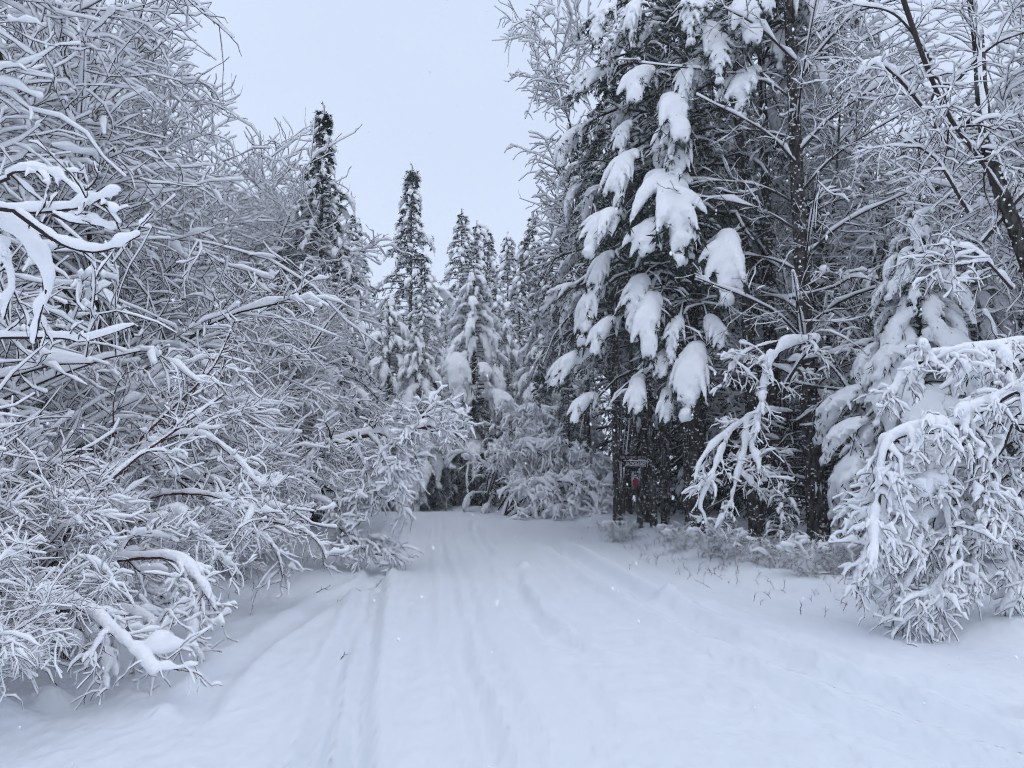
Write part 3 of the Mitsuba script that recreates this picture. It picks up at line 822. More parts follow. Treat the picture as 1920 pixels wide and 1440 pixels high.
RB = [
    ('c', 8.0, 11.8, 1.1, 0, 'bare tree with heavy white twigs in the top right corner'),
    ('a', 8.6, 13.0, 1.2, 90, 'bare tree behind the leaning trunk at the right edge'),
    ('d', 7.2, 14.5, 1.1, 190, 'bare tree with crossing white branches above the snowy spruce on the right'),
    ('c', 6.2, 17.0, 1.1, 280, 'bare tree seen between the grey trunk and the snowy spruce'),
    ('d', 4.6, 20.0, 1.2, 45, 'bare white tree behind the big dark cedar'),
    ('a', 9.6, 16.0, 1.1, 130, 'bare tree far back at the right edge'),
]
stand('bare_tree', 'kind_high_tree', 6.3, 15.6, 70, 1.0, 'slender bare tree with sky showing through, right of the straight grey trunk')
for kind, x, y, s, r, text in RB:
    stand('bare_tree', 'kind_thicket_' + kind, x, y, r, s, text)
stand('laden_fir', 'kind_laden_fir', 6.0, 11.2, 40, .62, 'broad snowy spruce with a pointed white top at the right, above the bent alder')
stand('laden_fir', 'kind_laden_fir', 7.6, 12.4, 140, .62, 'snowy spruce at the right edge behind the bent alder')
stand('shaded_fir', 'kind_dark_fir', 5.9, 14.8, 240, .62, 'shaded dark fir between the straight grey trunk and the broad snowy spruce')
DARK = 'dark shaded fir under the trees right of the trail'
for k in range(18):
    x, y = 4.2 + (k % 6) * 2.0 + rng.normal(0, .5), 20.5 + (k // 6) * 2.6 + rng.normal(0, .6)
    stand('shaded_fir', 'kind_dark_fir', x, y, rng.uniform(0, 360), rng.uniform(.8, 1.25), DARK, 'tree', 'shaded firs right of the trail')
YF = [
    (4.0, 11.5, .45, 0, 'small snowy fir at the foot of the shorter dark trunk'),
    (3.3, 12.0, .33, 90, 'tiny snowy fir in the brush left of the small fir'),
    (5.4, 11.2, .55, 200, 'shaded young fir at the foot of the straight grey trunk'),
]
for x, y, s, r, text in YF:
    stand('young_fir', 'kind_young_fir', x, y, r, s, text)
NTH = 'first second third fourth fifth sixth seventh eighth ninth tenth eleventh twelfth thirteenth fourteenth fifteenth'.split()
for k in range(15):
    u = k / 14
    x, y = np.interp(u, [0, .4, 1], [2.5, 2.9, 4.6]) + rng.normal(0, .22), np.interp(u, [0, .4, 1], [15.6, 11.6, 9.2]) + rng.normal(0, .2)
    stand('brush', 'kind_brush', x, y, rng.uniform(0, 360), rng.uniform(.45, .95),
          f'low snowy brush, {NTH[k]} from the trail boards toward the bent alder', 'brush', 'low brush along the right forest edge')


# ------------------------------------------------------------------ bent and hanging branches that stand near, each limb a part
def hero(name, arcs, seed, label, category, kids, twigs, tips=None, bark='twig_bark', side_thick=0.75, first='branch', h=0.022, droop=(1.0, 1.2, 0.8), snow2=0.020, snow3=0.015,
         lens=(0.7, 0.4, 0.25), angle=50, key=None, melt=True, twig_r=0.004, up=0.0, side_max=1.4):
    rng = np.random.default_rng(seed)
    key = key or key_for(name)
    used = sum(1 for k in scene if k.startswith(key + '__branch') and k.count('__') == 1)
    for pts, r, thick in arcs:
        stem = Limbs(resample(pts, 18)[None], (r * np.linspace(1, 0.3, 18))[None])
        L = stem.length()[0]
        n = max(2, int(kids * L))
        l1 = spawn(rng, stem, n, 0.22, 0.99, angle, 14, lens[0], 0.35, 7, droop[0], 0.16, 0.55, 0.45, 0.3, 0.3, twig_r * 1.3)
        l2 = spawn(rng, l1, twigs, 0.1, 1.0, 46, 15, lens[1], 0.35, 5, droop[1] - up, 0.2, 0.65, 0.5, 0.4, 0.1, twig_r)
        l3 = spawn(rng, l2, tips, 0.15, 1.0, 48, 15, lens[2], 0.35, 4, droop[2] - up, 0.22, 0.7, 0.7, 0.4, 0.1, twig_r * .9) if tips else None
        part = part_names('branch', used)
        used += 1
        ws = [wood(stem, 6), wood(l1, 4), wood(l2, 3)] + ([wood(l3, 3)] if tips else [])
        scene[f'{key}__{part}'] = shape(join(ws), bark)
        balls = [snow_balls(rng, stem, thick, 1.15, 0.35, 0.20), snow_balls(rng, l1, min(thick * side_thick, snow2 * side_max), 1.2, 0.35, 0.3)]
        skin = surface(np.vstack([b[0] for b in balls]), np.concatenate([b[1] for b in balls]), h, 2.3, 0.34, 14.0, 1.15, seed) if melt else None
        rest = [snow_on(rng, l2, snow2, 4, 1.3, .06, .28, .35)] + ([snow_on(rng, l3, snow3, 4, 1.3, .06, .28, .35)] if tips else [])
        if not melt:
            rest += [snow_on(rng, stem, thick, 6, 1.3, .03, .2, .25), snow_on(rng, l1, snow2 * 1.2, 5, 1.3, .05, .25, .3)]
        scene[f'{key}__{part}__snow'] = shape(join([skin] + rest), 'snow')
        labels[f'{key}__{part}__snow'] = {'kind': 'stuff'}
    say(key, label, category)
    return key


def trunk_of(key, pts, r, seed, sides=10, snow=0.03, part='trunk', bark='trunk_bark'):
    rng = np.random.default_rng(seed)
    p = resample(pts, 26)
    p[1:-1] += rng.normal(0, .006, (24, 3))
    l = Limbs(p[None], (np.linspace(r[0], r[1], 26) * (1 + rng.normal(0, .02, 26)))[None])
    scene[f'{key}__{part}'] = shape(wood(l, sides), bark)
    if snow:
        labels[f'{key}__{part}__snow'] = {'kind': 'stuff'}
        scene[f'{key}__{part}__snow'] = shape(snow_on(rng, l, snow, 6, 1.0, .25, .10, .6), 'snow')
    return l

ALDER_ARCS = [
    ([(6.5, 8.25, -0.1), (6.22, 8.09, 1.38), (5.4, 7.7, 2.6), (4.96, 7.59, 2.68), (4.41, 7.48, 2.62), (3.88, 7.37, 2.51), (3.62, 7.26, 2.17)], 0.028, 0.052),
    ([(6.5, 8.25, -0.1), (6.17, 7.92, 1.27), (5.27, 7.37, 2.67), (4.92, 7.26, 2.33), (4.44, 7.15, 2.08), (3.98, 7.04, 1.86), (3.52, 6.93, 1.81), (3.33, 6.88, 1.64), (3.24, 6.88, 1.13), (3.17, 6.88, 0.9)], 0.034, 0.07),
    ([(6.5, 8.25, -0.1), (6.0, 8.03, 1.16), (5.12, 7.59, 2.02), (4.45, 7.37, 1.8), (3.98, 7.26, 1.54), (3.61, 7.15, 1.37), (3.35, 7.04, 0.97), (3.24, 7.04, 0.69)], 0.026, 0.056),
    ([(6.5, 8.25, -0.1), (5.89, 7.92, 1.27), (4.72, 7.37, 1.95), (4.24, 7.26, 1.74), (4.02, 7.15, 1.4), (3.97, 7.1, 1.02), (3.95, 7.04, 0.64), (3.82, 6.99, 0.41), (3.65, 6.93, 0.19)], 0.024, 0.055),
    ([(6.5, 8.25, -0.1), (6.05, 7.92, 1.16), (4.99, 7.37, 2.11), (4.52, 7.15, 1.64), (4.27, 7.1, 1.4), (4.35, 7.04, 1.12), (4.21, 7.04, 0.83), (4.14, 7.04, 0.5)], 0.022, 0.034),
    ([(6.5, 8.25, -0.1), (6.11, 8.03, 0.83), (5.16, 7.7, 1.49), (4.59, 7.48, 1.29), (4.08, 7.26, 1.15), (3.69, 7.15, 0.96), (3.46, 7.1, 0.77), (3.14, 7.04, 0.52)], 0.022, 0.067),
    ([(6.5, 8.25, -0.1), (6.33, 8.03, 0.94), (5.26, 7.59, 1.75), (4.99, 7.48, 1.39), (4.67, 7.37, 1.09), (4.58, 7.26, 0.75), (4.59, 7.15, 0.48), (4.43, 7.1, 0.2)], 0.02, 0.03),
    ([(6.5, 8.25, -0.1), (6.33, 8.14, 1.16), (5.59, 7.81, 2.14), (5.29, 7.7, 1.38), (5.05, 7.59, 0.87), (4.98, 7.59, 0.49)], 0.02, 0.03),
    ([(6.5, 8.25, -0.1), (6.0, 8.03, 0.72), (4.79, 7.48, 1.14), (4.29, 7.26, 0.99), (3.93, 7.15, 0.82), (3.67, 7.04, 0.64), (3.49, 6.99, 0.37), (3.5, 6.99, 0.16)], 0.02, 0.041),
    ([(6.5, 8.25, -0.1), (6.0, 8.14, 1.05), (5.07, 7.7, 1.75), (4.5, 7.48, 1.49), (3.91, 7.37, 1.19), (3.56, 7.26, 1.19), (3.31, 7.15, 1.04)], 0.02, 0.038),
]
BENT_ARCS = [
    ([(-5.2, 12.6, -0.1), (-4.7, 12.4, 0.5), (-3.88, 12.0, 1.22), (-3.26, 11.8, 1.51), (-2.81, 11.6, 1.77), (-2.13, 11.4, 1.94), (-1.59, 11.2, 1.94), (-1.22, 11.0, 2.05), (-0.94, 10.9, 2.12)], 0.055, 0.036),
    ([(-4.1, 12.0, 0.5), (-3.29, 11.8, 1.43), (-2.95, 11.6, 1.27), (-2.68, 11.5, 0.81), (-2.42, 11.4, 0.47), (-2.08, 11.3, 0.26), (-1.83, 11.2, 0.21)], 0.04, 0.03),
    ([(-3.25, 11.8, 1.47), (-2.89, 11.5, 1.24), (-2.51, 11.4, 1.11), (-2.21, 11.3, 1.13), (-1.96, 11.2, 1.21)], 0.028, 0.036),
    ([(-2.13, 11.4, 1.94), (-1.92, 11.2, 1.75), (-1.77, 11.1, 1.4), (-1.7, 11.0, 0.99)], 0.016, 0.045),
    ([(-2.55, 11.5, 1.84), (-2.26, 11.3, 1.67), (-2.08, 11.2, 1.28), (-2.02, 11.1, 0.83)], 0.014, 0.038),
    ([(-1.88, 11.3, 1.96), (-1.63, 11.1, 1.71), (-1.48, 11.0, 1.44)], 0.014, 0.045),
    ([(-2.89, 11.6, 1.71), (-2.99, 11.4, 1.51), (-2.99, 11.3, 1.05), (-3.14, 11.2, 0.52)], 0.014, 0.036),
    ([(-1.55, 11.2, 1.94), (-1.24, 11.2, 2.25), (-1.09, 11.2, 2.37), (-0.86, 11.1, 2.27)], 0.014, 0.03),
    ([(-2.13, 11.4, 1.96), (-1.74, 11.4, 2.18), (-1.33, 11.3, 2.1)], 0.014, 0.032),
]
FORE_ARCS = [
    ([(-4.62, 6.82, -0.1), (-3.73, 6.16, 0.62), (-3.45, 6.11, 0.73), (-3.14, 6.05, 0.8), (-2.6, 5.94, 0.84), (-2.34, 5.83, 0.69), (-2.19, 5.78, 0.5)], 0.02, 0.038),
    ([(-3.49, 5.5, 0.38), (-3.21, 5.39, 0.51), (-2.92, 5.28, 0.6), (-2.65, 5.17, 0.48), (-2.42, 5.06, 0.36), (-2.27, 5.0, 0.25)], 0.016, 0.038),
    ([(-3.22, 5.5, 0.28), (-2.98, 5.45, 0.42), (-2.79, 5.39, 0.32), (-2.67, 5.33, 0.15)], 0.013, 0.035),
    ([(-3.49, 5.72, 0.48), (-3.43, 5.72, 0.69), (-3.38, 5.83, 0.92), (-3.3, 5.94, 1.17), (-3.06, 6.16, 1.54), (-2.74, 6.38, 1.86), (-2.48, 6.6, 2.14)], 0.016, 0.016),
    ([(-4.73, 7.26, 0.0), (-4.1, 6.71, 0.55), (-3.6, 6.6, 0.63), (-3.14, 6.49, 0.59), (-2.77, 6.38, 0.43), (-2.5, 6.27, 0.2)], 0.012, 0.031),
    ([(-4.29, 6.16, 0.0), (-3.25, 5.94, 0.24), (-2.93, 5.83, 0.46), (-2.63, 5.72, 0.42), (-2.39, 5.61, 0.28)], 0.012, 0.031),
    ([(-4.84, 7.48, 0.0), (-4.14, 7.04, 0.83), (-3.61, 6.93, 1.01), (-3.08, 6.82, 1.04), (-2.66, 6.71, 0.91), (-2.39, 6.6, 0.7)], 0.016, 0.031),
]
BACK_ARCS = [
    ([(-4.2, 7.6, 0.61), (-4.09, 7.5, 1.08), (-3.72, 7.4, 1.49), (-3.38, 7.4, 1.76), (-2.98, 7.3, 1.82), (-2.65, 7.25, 1.64), (-2.33, 7.2, 1.3)], 0.018, 0.024),
    ([(-4.2, 7.6, 0.61), (-3.85, 7.4, 0.96), (-3.41, 7.3, 1.22), (-2.97, 7.2, 1.27), (-2.58, 7.1, 1.21), (-2.3, 7.0, 1.12)], 0.016, 0.026),
    ([(-4.2, 7.6, 0.61), (-4.07, 7.5, 1.13), (-3.78, 7.6, 1.65), (-3.47, 7.8, 2.08), (-3.13, 8.0, 2.54), (-2.99, 8.2, 3.08)], 0.016, 0.012),
    ([(-4.2, 7.6, 0.61), (-3.86, 7.6, 1.08), (-3.61, 7.8, 1.65), (-3.39, 8.0, 2.15), (-3.21, 8.2, 2.74)], 0.014, 0.011),
    ([(-3.36, 8.8, 0.58), (-3.06, 8.6, 0.86), (-2.68, 8.5, 0.91), (-2.3, 8.4, 0.84), (-2.05, 8.3, 0.69), (-1.98, 8.3, 0.53)], 0.014, 0.018),
    ([(-3.32, 8.4, 0.45), (-3.03, 8.2, 0.76), (-2.66, 8.1, 0.82), (-2.43, 8.0, 0.67), (-2.34, 8.0, 0.38)], 0.013, 0.023),
    ([(-4.2, 7.6, 0.61), (-4.28, 7.5, 1.24), (-3.86, 7.4, 1.65), (-3.89, 7.5, 2.22), (-3.82, 7.6, 2.49)], 0.014, 0.012),
]
NEAR_ARCS = [
    ([(-3.6, 3.0, 2.2), (-2.56, 3.1, 2.64), (-2.05, 3.0, 2.59), (-1.9, 3.0, 2.58), (-1.72, 2.95, 2.58), (-1.59, 2.9, 2.6), (-1.52, 2.9, 2.63)], 0.011, 0.015),
    ([(-1.99, 3.0, 2.58), (-1.84, 2.95, 2.48), (-1.71, 2.9, 2.41), (-1.6, 2.9, 2.39), (-1.49, 2.85, 2.4), (-1.41, 2.85, 2.44)], 0.0085, 0.0145),
    ([(-1.82, 2.97, 2.56), (-1.72, 2.95, 2.52), (-1.6, 2.93, 2.51)], 0.006, 0.013),
    ([(-3.6, 3.0, 2.35), (-2.26, 3.1, 2.7), (-2.05, 3.05, 2.76), (-1.91, 3.0, 2.75), (-1.82, 3.0, 2.72), (-1.69, 2.95, 2.62)], 0.008, 0.014),
    ([(-1.91, 3.0, 2.75), (-1.85, 2.97, 2.69), (-1.84, 2.95, 2.59)], 0.004, 0.012),
    ([(-1.69, 2.93, 2.57), (-1.65, 2.9, 2.6), (-1.65, 2.9, 2.65)], 0.004, 0.006),
    ([(-1.6, 2.9, 2.6), (-1.57, 2.9, 2.56), (-1.52, 2.9, 2.5)], 0.004, 0.01),
    ([(-3.6, 3.0, 2.2), (-2.39, 3.3, 2.58), (-2.14, 3.2, 2.57), (-2.01, 3.15, 2.46), (-1.91, 3.1, 2.32), (-1.93, 3.1, 2.16), (-1.94, 3.1, 2.07)], 0.009, 0.024),
    ([(-3.6, 3.0, 2.1), (-2.38, 3.3, 2.5), (-2.21, 3.25, 2.47), (-2.12, 3.2, 2.32), (-2.14, 3.2, 2.18)], 0.009, 0.022),
    ([(-3.6, 3.0, 1.9), (-2.57, 3.6, 2.15), (-2.35, 3.5, 2.15), (-2.03, 3.45, 2.14), (-1.91, 3.4, 2.12), (-1.69, 3.4, 2.19)], 0.01, 0.014),
]
TIER_ARCS = [
    [([(-0.22, 21.6, -0.01), (0.44, 21.2, 0.57), (1.14, 20.7, 0.97), (1.81, 20.3, 0.82), (2.36, 20.0, 0.15)], 0.028, 0.06), ([(-0.22, 21.6, -0.01), (0.22, 21.3, 0.71), (0.72, 20.9, 0.97), (1.2, 20.5, 0.6), (1.41, 20.2, 0.0)], 0.024, 0.055), ([(0.0, 21.4, 0.01), (1.15, 20.9, 0.73), (1.98, 20.5, 0.99), (2.47, 20.2, 0.62), (2.6, 20.0, 0.02)], 0.024, 0.055), ([(-0.22, 21.6, -0.01), (0.0, 21.3, 0.64), (0.22, 21.0, 0.84), (0.57, 20.6, 0.39), (0.63, 20.4, -0.02)], 0.02, 0.05), ([(0.44, 21.2, 0.02), (1.41, 20.6, 0.46), (1.94, 20.2, 0.41), (2.19, 20.0, 0.02)], 0.02, 0.05)] ,
    [([(-0.87, 23.0, -0.02), (-0.16, 22.6, 1.74), (0.61, 22.2, 1.99), (1.51, 21.8, 1.76), (2.14, 21.4, 1.07)], 0.028, 0.06), ([(-0.87, 23.0, -0.02), (-0.39, 22.6, 1.5), (0.23, 22.2, 1.92), (0.9, 21.8, 1.61), (1.18, 21.5, 0.92)], 0.024, 0.055), ([(-0.47, 22.8, -0.01), (0.62, 22.4, 1.58), (1.52, 22.0, 2.01), (2.09, 21.6, 1.73), (2.42, 21.3, 1.15)], 0.022, 0.055), ([(-0.87, 23.0, -0.02), (-0.63, 22.7, 1.27), (-0.23, 22.3, 1.74), (0.23, 21.9, 1.28), (0.37, 21.7, 0.69)], 0.02, 0.05)] ,
    [([(-0.52, 25.2, -0.14), (0.0, 24.6, 2.6), (0.5, 24.2, 3.12), (1.24, 23.8, 2.81), (1.65, 23.4, 1.98)], 0.03, 0.06), ([(-0.52, 25.2, -0.14), (0.43, 24.6, 2.6), (1.34, 24.2, 3.12), (2.15, 23.8, 2.81), (2.36, 23.5, 2.07)], 0.028, 0.058), ([(-0.52, 25.2, -0.14), (-0.26, 24.7, 2.09), (0.08, 24.3, 2.92), (0.67, 24.0, 2.57), (0.82, 23.7, 1.91)], 0.024, 0.055)] ,
]
GREY_ARCS = [
    ([(4.58, 12.75, 2.21), (4.33, 12.2, 2.65), (4.41, 11.7, 3.06), (4.55, 11.4, 3.34), (4.2, 11.1, 3.29)], 0.028, 0.03),
    ([(4.55, 11.4, 3.34), (3.96, 11.1, 3.18), (3.68, 11.0, 2.81), (3.57, 10.9, 2.35), (3.38, 10.8, 1.81), (3.41, 10.8, 1.41)], 0.018, 0.065),
    ([(4.55, 11.4, 3.34), (4.0, 11.2, 3.31), (3.39, 11.0, 3.12), (3.2, 10.9, 2.88), (3.26, 10.9, 2.54)], 0.014, 0.03),
    ([(4.63, 12.7, 2.34), (3.85, 11.8, 2.28), (3.21, 11.3, 1.98), (2.73, 11.0, 1.59), (2.57, 10.9, 1.26)], 0.018, 0.035),
    ([(3.21, 11.3, 1.98), (2.96, 11.0, 1.59), (2.81, 10.9, 1.29), (2.63, 10.8, 0.93), (2.68, 10.8, 0.67)], 0.014, 0.05),
    ([(3.51, 11.5, 2.15), (3.34, 11.1, 1.67), (3.15, 10.9, 1.22), (3.08, 10.9, 0.88)], 0.014, 0.06),
    ([(4.75, 12.8, 2.21), (4.99, 12.4, 2.36), (5.19, 12.1, 1.84), (5.25, 11.9, 1.51)], 0.018, 0.026),
    ([(4.77, 12.8, 2.83), (5.1, 12.2, 2.69), (5.58, 11.8, 2.61), (5.85, 11.5, 2.67)], 0.02, 0.026),
    ([(4.79, 12.8, 2.12), (5.12, 12.3, 2.14), (5.46, 12.1, 2.26), (5.65, 12.0, 2.09), (5.41, 11.9, 1.43), (5.15, 11.9, 1.1)], 0.016, 0.034),
    ([(4.8, 12.8, 3.55), (5.11, 12.2, 3.03), (5.3, 11.9, 2.58), (5.67, 11.8, 2.61)], 0.02, 0.02),
    ([(4.69, 12.8, 4.28), (5.16, 12.2, 4.33), (5.33, 11.8, 4.41), (5.57, 11.6, 4.3)], 0.02, 0.03),
    ([(4.65, 12.8, 3.19), (5.12, 12.2, 3.25), (5.62, 11.8, 3.4), (6.28, 11.5, 3.4)], 0.024, 0.036),
    ([(4.82, 12.8, 1.68), (4.08, 12.3, 1.72), (3.56, 12.0, 1.51)], 0.014, 0.022),
    ([(4.85, 12.8, 1.24), (4.19, 12.4, 1.34), (3.66, 12.1, 1.01)], 0.014, 0.02),
]
LEAN_ARCS = [
    ([(5.99, 9.6, 9.26), (5.97, 9.5, 7.99), (5.97, 9.4, 6.9), (5.87, 9.2, 5.82), (5.88, 9.1, 5.09), (6.09, 9.0, 4.13), (6.39, 8.9, 2.96), (7.1, 8.8, 1.6), (7.5, 8.7, -0.1)], 0.105, 0.03),
    ([(4.76, 8.9, 7.24), (5.01, 8.9, 6.35), (5.26, 8.9, 5.68), (5.67, 8.95, 5.1), (6.02, 9.0, 4.53), (6.15, 9.0, 4.07)], 0.034, 0.022),
]

k = hero('bent_alder', ALDER_ARCS, 501, 'big alder at right bent to the ground under heavy snow, twigs hanging like a curtain', 'shrub', 3.8, 5, 3, h=.024,
         droop=(1.4, 1.2, .8), snow2=.0165, snow3=.012, lens=(.37, .22, .13), angle=58, side_max=2.6, side_thick=.55, twig_r=.0036)
k = hero('bent_tree', BENT_ARCS, 502, 'bent over tree left of the trail with a dark arched trunk and feathery tip', 'tree', 5.0, 6, 4, h=.024,
         droop=(.8, .5, .2), snow2=.0155, snow3=.012, lens=(.43, .28, .17), side_max=2.0, twig_r=.0042)
k = hero('snow_bent_shrub', FORE_ARCS, 503, 'nearest shrub at lower left, pressed into thick white arches over the snow', 'shrub', 4.2, 4, 2, h=.016, bark='red_twig',
         droop=(.6, .4, .1), snow2=.012, snow3=.009, lens=(.34, .20, .13), twig_r=.0030, side_max=1.7)
k = hero('snow_bent_shrub', BACK_ARCS, 504, 'second bent shrub at left, its long shoots rising right over white arches', 'shrub', 3.4, 4, 3, h=.018, bark='red_twig',
         droop=(.3, .1, .0), snow2=.013, snow3=.010, lens=(.42, .28, .18), twig_r=.0034, side_max=1.8)
k = hero('overhanging_tree', NEAR_ARCS, 505, 'nearest branch reaching in from the left edge with thick snow on dark twigs', 'tree', 1.8, 1, None, h=.008,
         droop=(-.1, .1, .2), snow2=.0065, snow3=.009, lens=(.15, .09, .1), twig_r=.0026)
for q, text in enumerate(('lowest white shrub bent over the far end of the trail', 'bent white shrub in the second tier above the far end of the trail', 'highest arching white shrub above the far end of the trail')):
    hero('arching_shrub', TIER_ARCS[q], 520 + q, text, 'shrub', 3.2, 5, 3, h=.045, droop=(1.2, 1.0, .6), snow2=.036, snow3=.026, lens=(.75, .42, .26), twig_r=.007)
trunk_of(k, [(-3.9, 2.9, -.1), (-3.75, 2.95, 1.2), (-3.6, 3.0, 2.4), (-3.5, 3.0, 4.5), (-3.55, 3.1, 6.5)], (.09, .03), 6)

grey = key_for('grey_trunk_tree')
trunk_of(grey, [(5.07, 12.8, -.15), (4.98, 12.8, 1.5), (4.93, 12.8, 4), (4.9, 12.85, 8), (4.85, 12.9, 12.5)], (.185, .07), 7, 12)
hero('grey_trunk_tree', GREY_ARCS, 506, 'straight grey trunk in the right half with bare snowy branches and a hanging white bough', 'tree', 2.4, 4, 3, h=.024, key=grey,
     droop=(.8, .7, .4), snow2=.014, snow3=.010, side_max=2.2, lens=(.42, .28, .17))
rng5 = np.random.default_rng(55)
limbs = Limbs(*[np.array(x) for x in zip(*[(resample([(4.93, 12.8, z), (4.93 + .8 * math.cos(a), 12.8 + .8 * math.sin(a), z + .25 + .1 * L), (4.93 + L * math.cos(a), 12.8 + L * math.sin(a), z + .35 * L)], 9), .022 * np.linspace(1, .3, 9))
              for z, a, L in [(2.6 + 9.4 * q / 40, q * 2.4 + rng5.normal(0, .4), rng5.uniform(1.6, 3.4) * (1 - .04 * q / 4)) for q in range(40)]])])
l2 = spawn(rng5, limbs, 8, .2, 1, 45, 14, .75, .35, 6, -.1, .2, .5, .5, .4, .3, .006)
l3 = spawn(rng5, l2, 4, .1, 1, 45, 15, .35, .35, 4, -.1, .25, .7, .7, .3, .1, .005)
for q in range(40):
    sub = [Limbs(l.P[l.root == q], l.R[l.root == q]) for l in (limbs, l2, l3)]
    part = part_names('branch', len(GREY_ARCS) + q)
    scene[f'{grey}__{part}'] = shape(join([wood(sub[0], 5), wood(sub[1], 3), wood(sub[2], 3)]), 'twig_bark')
    labels[f'{grey}__{part}__snow'] = {'kind': 'stuff'}
    scene[f'{grey}__{part}__snow'] = shape(join([snow_on(rng5, sub[0], .024, 5, 1.1, .2, .2, .4), snow_on(rng5, sub[1], .011, 4, 1.1, .25, .25, .4), snow_on(rng5, sub[2], .008, 4, 1.1, .25, .25, .4)]), 'snow')

lean = key_for('leaning_tree')
trunk_of(lean, LEAN_ARCS[0][0][::-1], (.105, .06), 8, 10, .05)
hero('leaning_tree', [LEAN_ARCS[1]] + [
    ([(5.6, 9.2, 4.6), (5.2, 9.1, 5.2), (4.7, 9.0, 5.5)], .02, .03), ([(5.5, 9.3, 5.4), (5.0, 9.2, 6.1), (4.5, 9.0, 6.4), (4.2, 8.9, 6.2)], .022, .035),
    ([(5.7, 9.1, 4.2), (6.3, 9.0, 4.9), (6.8, 8.9, 5.2)], .02, .03), ([(5.5, 9.4, 6.2), (6.1, 9.3, 6.8), (6.7, 9.2, 7.0)], .02, .03),
    ([(5.95, 9.0, 3.6), (5.5, 8.9, 4.0), (5.0, 8.8, 4.1)], .016, .03), ([(5.4, 9.4, 6.6), (4.9, 9.3, 7.2), (4.3, 9.2, 7.3)], .02, .035)],
    507, 'leaning dark trunk at the right edge with heavy white twigs and a thin pole', 'tree', 4.2, 5, 4, key=lean, h=.024, droop=(.5, .5, .3), snow2=.012, snow3=.009, side_max=1.8, lens=(.7, .4, .25))

# ------------------------------------------------------------------ trail boards between the cedars
scene['board_wood'] = textured(lambda p, n, uv: mix((0.022, 0.014, 0.013), (0.050, 0.032, 0.030), fbm(p.x * 6, p.y * 6, p.z * 90, 3)))
scene['pale_letters'] = textured(lambda p, n, uv: mix((0.86, 0.86, 0.86), (0.62, 0.61, 0.61), smoothstep(.5, .7, fbm(p.x * 60, p.z * 60, 2.0, 3))))
scene['worn_letters'] = textured(lambda p, n, uv: mix((0.42, 0.42, 0.43), (0.09, 0.08, 0.08), smoothstep(.5, .7, fbm(p.x * 35, p.z * 35, 2.0, 3))))
scene['red_paint'] = textured(lambda p, n, uv: mix((0.34, 0.035, 0.045), (0.20, 0.025, 0.030), fbm(p.x * 40, p.z * 40, 1.0, 3)))


def board(name, x0, x1, y, z0, z1, tilt, text, letter_h, letter_key, label, seed):
    rng_ = np.random.default_rng(seed)
    key = key_for(name)
    w, hgt = x1 - x0, z1 - z0
    b = trimesh.creation.box((w, 0.028, hgt))
    b = b.subdivide().subdivide().subdivide()
    edge = np.abs(b.vertices[:, 0]) > w / 2 - 1e-6
    b.vertices[edge, 0] += rng_.normal(0, .004, edge.sum())
    b.vertices[:, 2] += 0.004 * (meshkit.noise(b.vertices * [8, 1, 1], seed) - .5) * 2
    M = T().translate([(x0 + x1) / 2, y, (z0 + z1) / 2]).rotate([0, 1, 0], tilt)
    scene[f'{key}__plank'] = {**mikit.ply(b, 'board_wood', smooth=30), 'to_world': M}
    t = meshkit.text_mesh(text, letter_h, 0.004, bold=True)
    width = t.bounds[1][0] - t.bounds[0][0]
    sx = (w * 0.92) / width
    v = np.array(t.vertices)
    v = np.stack([(v[:, 0] - t.bounds[0][0] - width / 2) * sx, -0.0155 - v[:, 2], v[:, 1] - letter_h / 2], -1)
    scene[f'{key}__lettering'] = {**mikit.ply((v, np.array(t.faces)), letter_key), 'to_world': M}
    if seed == 1:
        say(key, label, 'sign')
        return
    u = np.linspace(-w / 2, w / 2, 9)
    ridge = Limbs(np.stack([u, u * 0, u * 0 + hgt / 2], -1)[None], np.full((1, 9), .002))
    scene[f'{key}__snow'] = {**shape(snow_on(rng_, ridge, .013, 5, .9, .1, .5, .4), 'snow'), 'to_world': M}
    say(key, label, 'sign')


board('trail_board', 2.27, 2.86, 16.36, 1.56, 1.665, 1.0, 'BEAVER  RUN', 0.060, 'worn_letters', 'upper dark trail board with worn letters, nailed between two cedar trunks', 1)
board('trail_board', 2.36, 2.90, 16.33, 1.41, 1.53, 1.5, 'JACKRABBIT', 0.085, 'pale_letters', 'lower dark trail board with pale letters, below the worn board', 2)
k = key_for('red_marker')
prof = np.array([(-.050, -.08), (.050, -.08), (.050, .05), (.026, .08), (-.026, .08), (-.050, .05)])
plate = trimesh.creation.extrude_polygon(__import__('shapely').Polygon(prof), .02)
v = np.stack([plate.vertices[:, 0], plate.vertices[:, 2], plate.vertices[:, 1]], -1)
scene[f'{k}__plate'] = {**mikit.ply((v, plate.faces[:, ::-1]), 'red_paint'), 'to_world': T().translate([2.60, 16.30, 1.08])}
cap = Limbs(np.array([[[-.06, .01, .06], [-.03, .01, .10], [.03, .01, .10], [.06, .01, .06]]]), np.full((1, 4), .002))
scene[f'{k}__snow'] = {**shape(snow_on(np.random.default_rng(3), cap, .010, 5), 'snow'), 'to_world': T().translate([2.60, 16.30, 1.08])}
say(k, 'small red painted marker nailed to the middle trunk below the trail boards', 'sign')
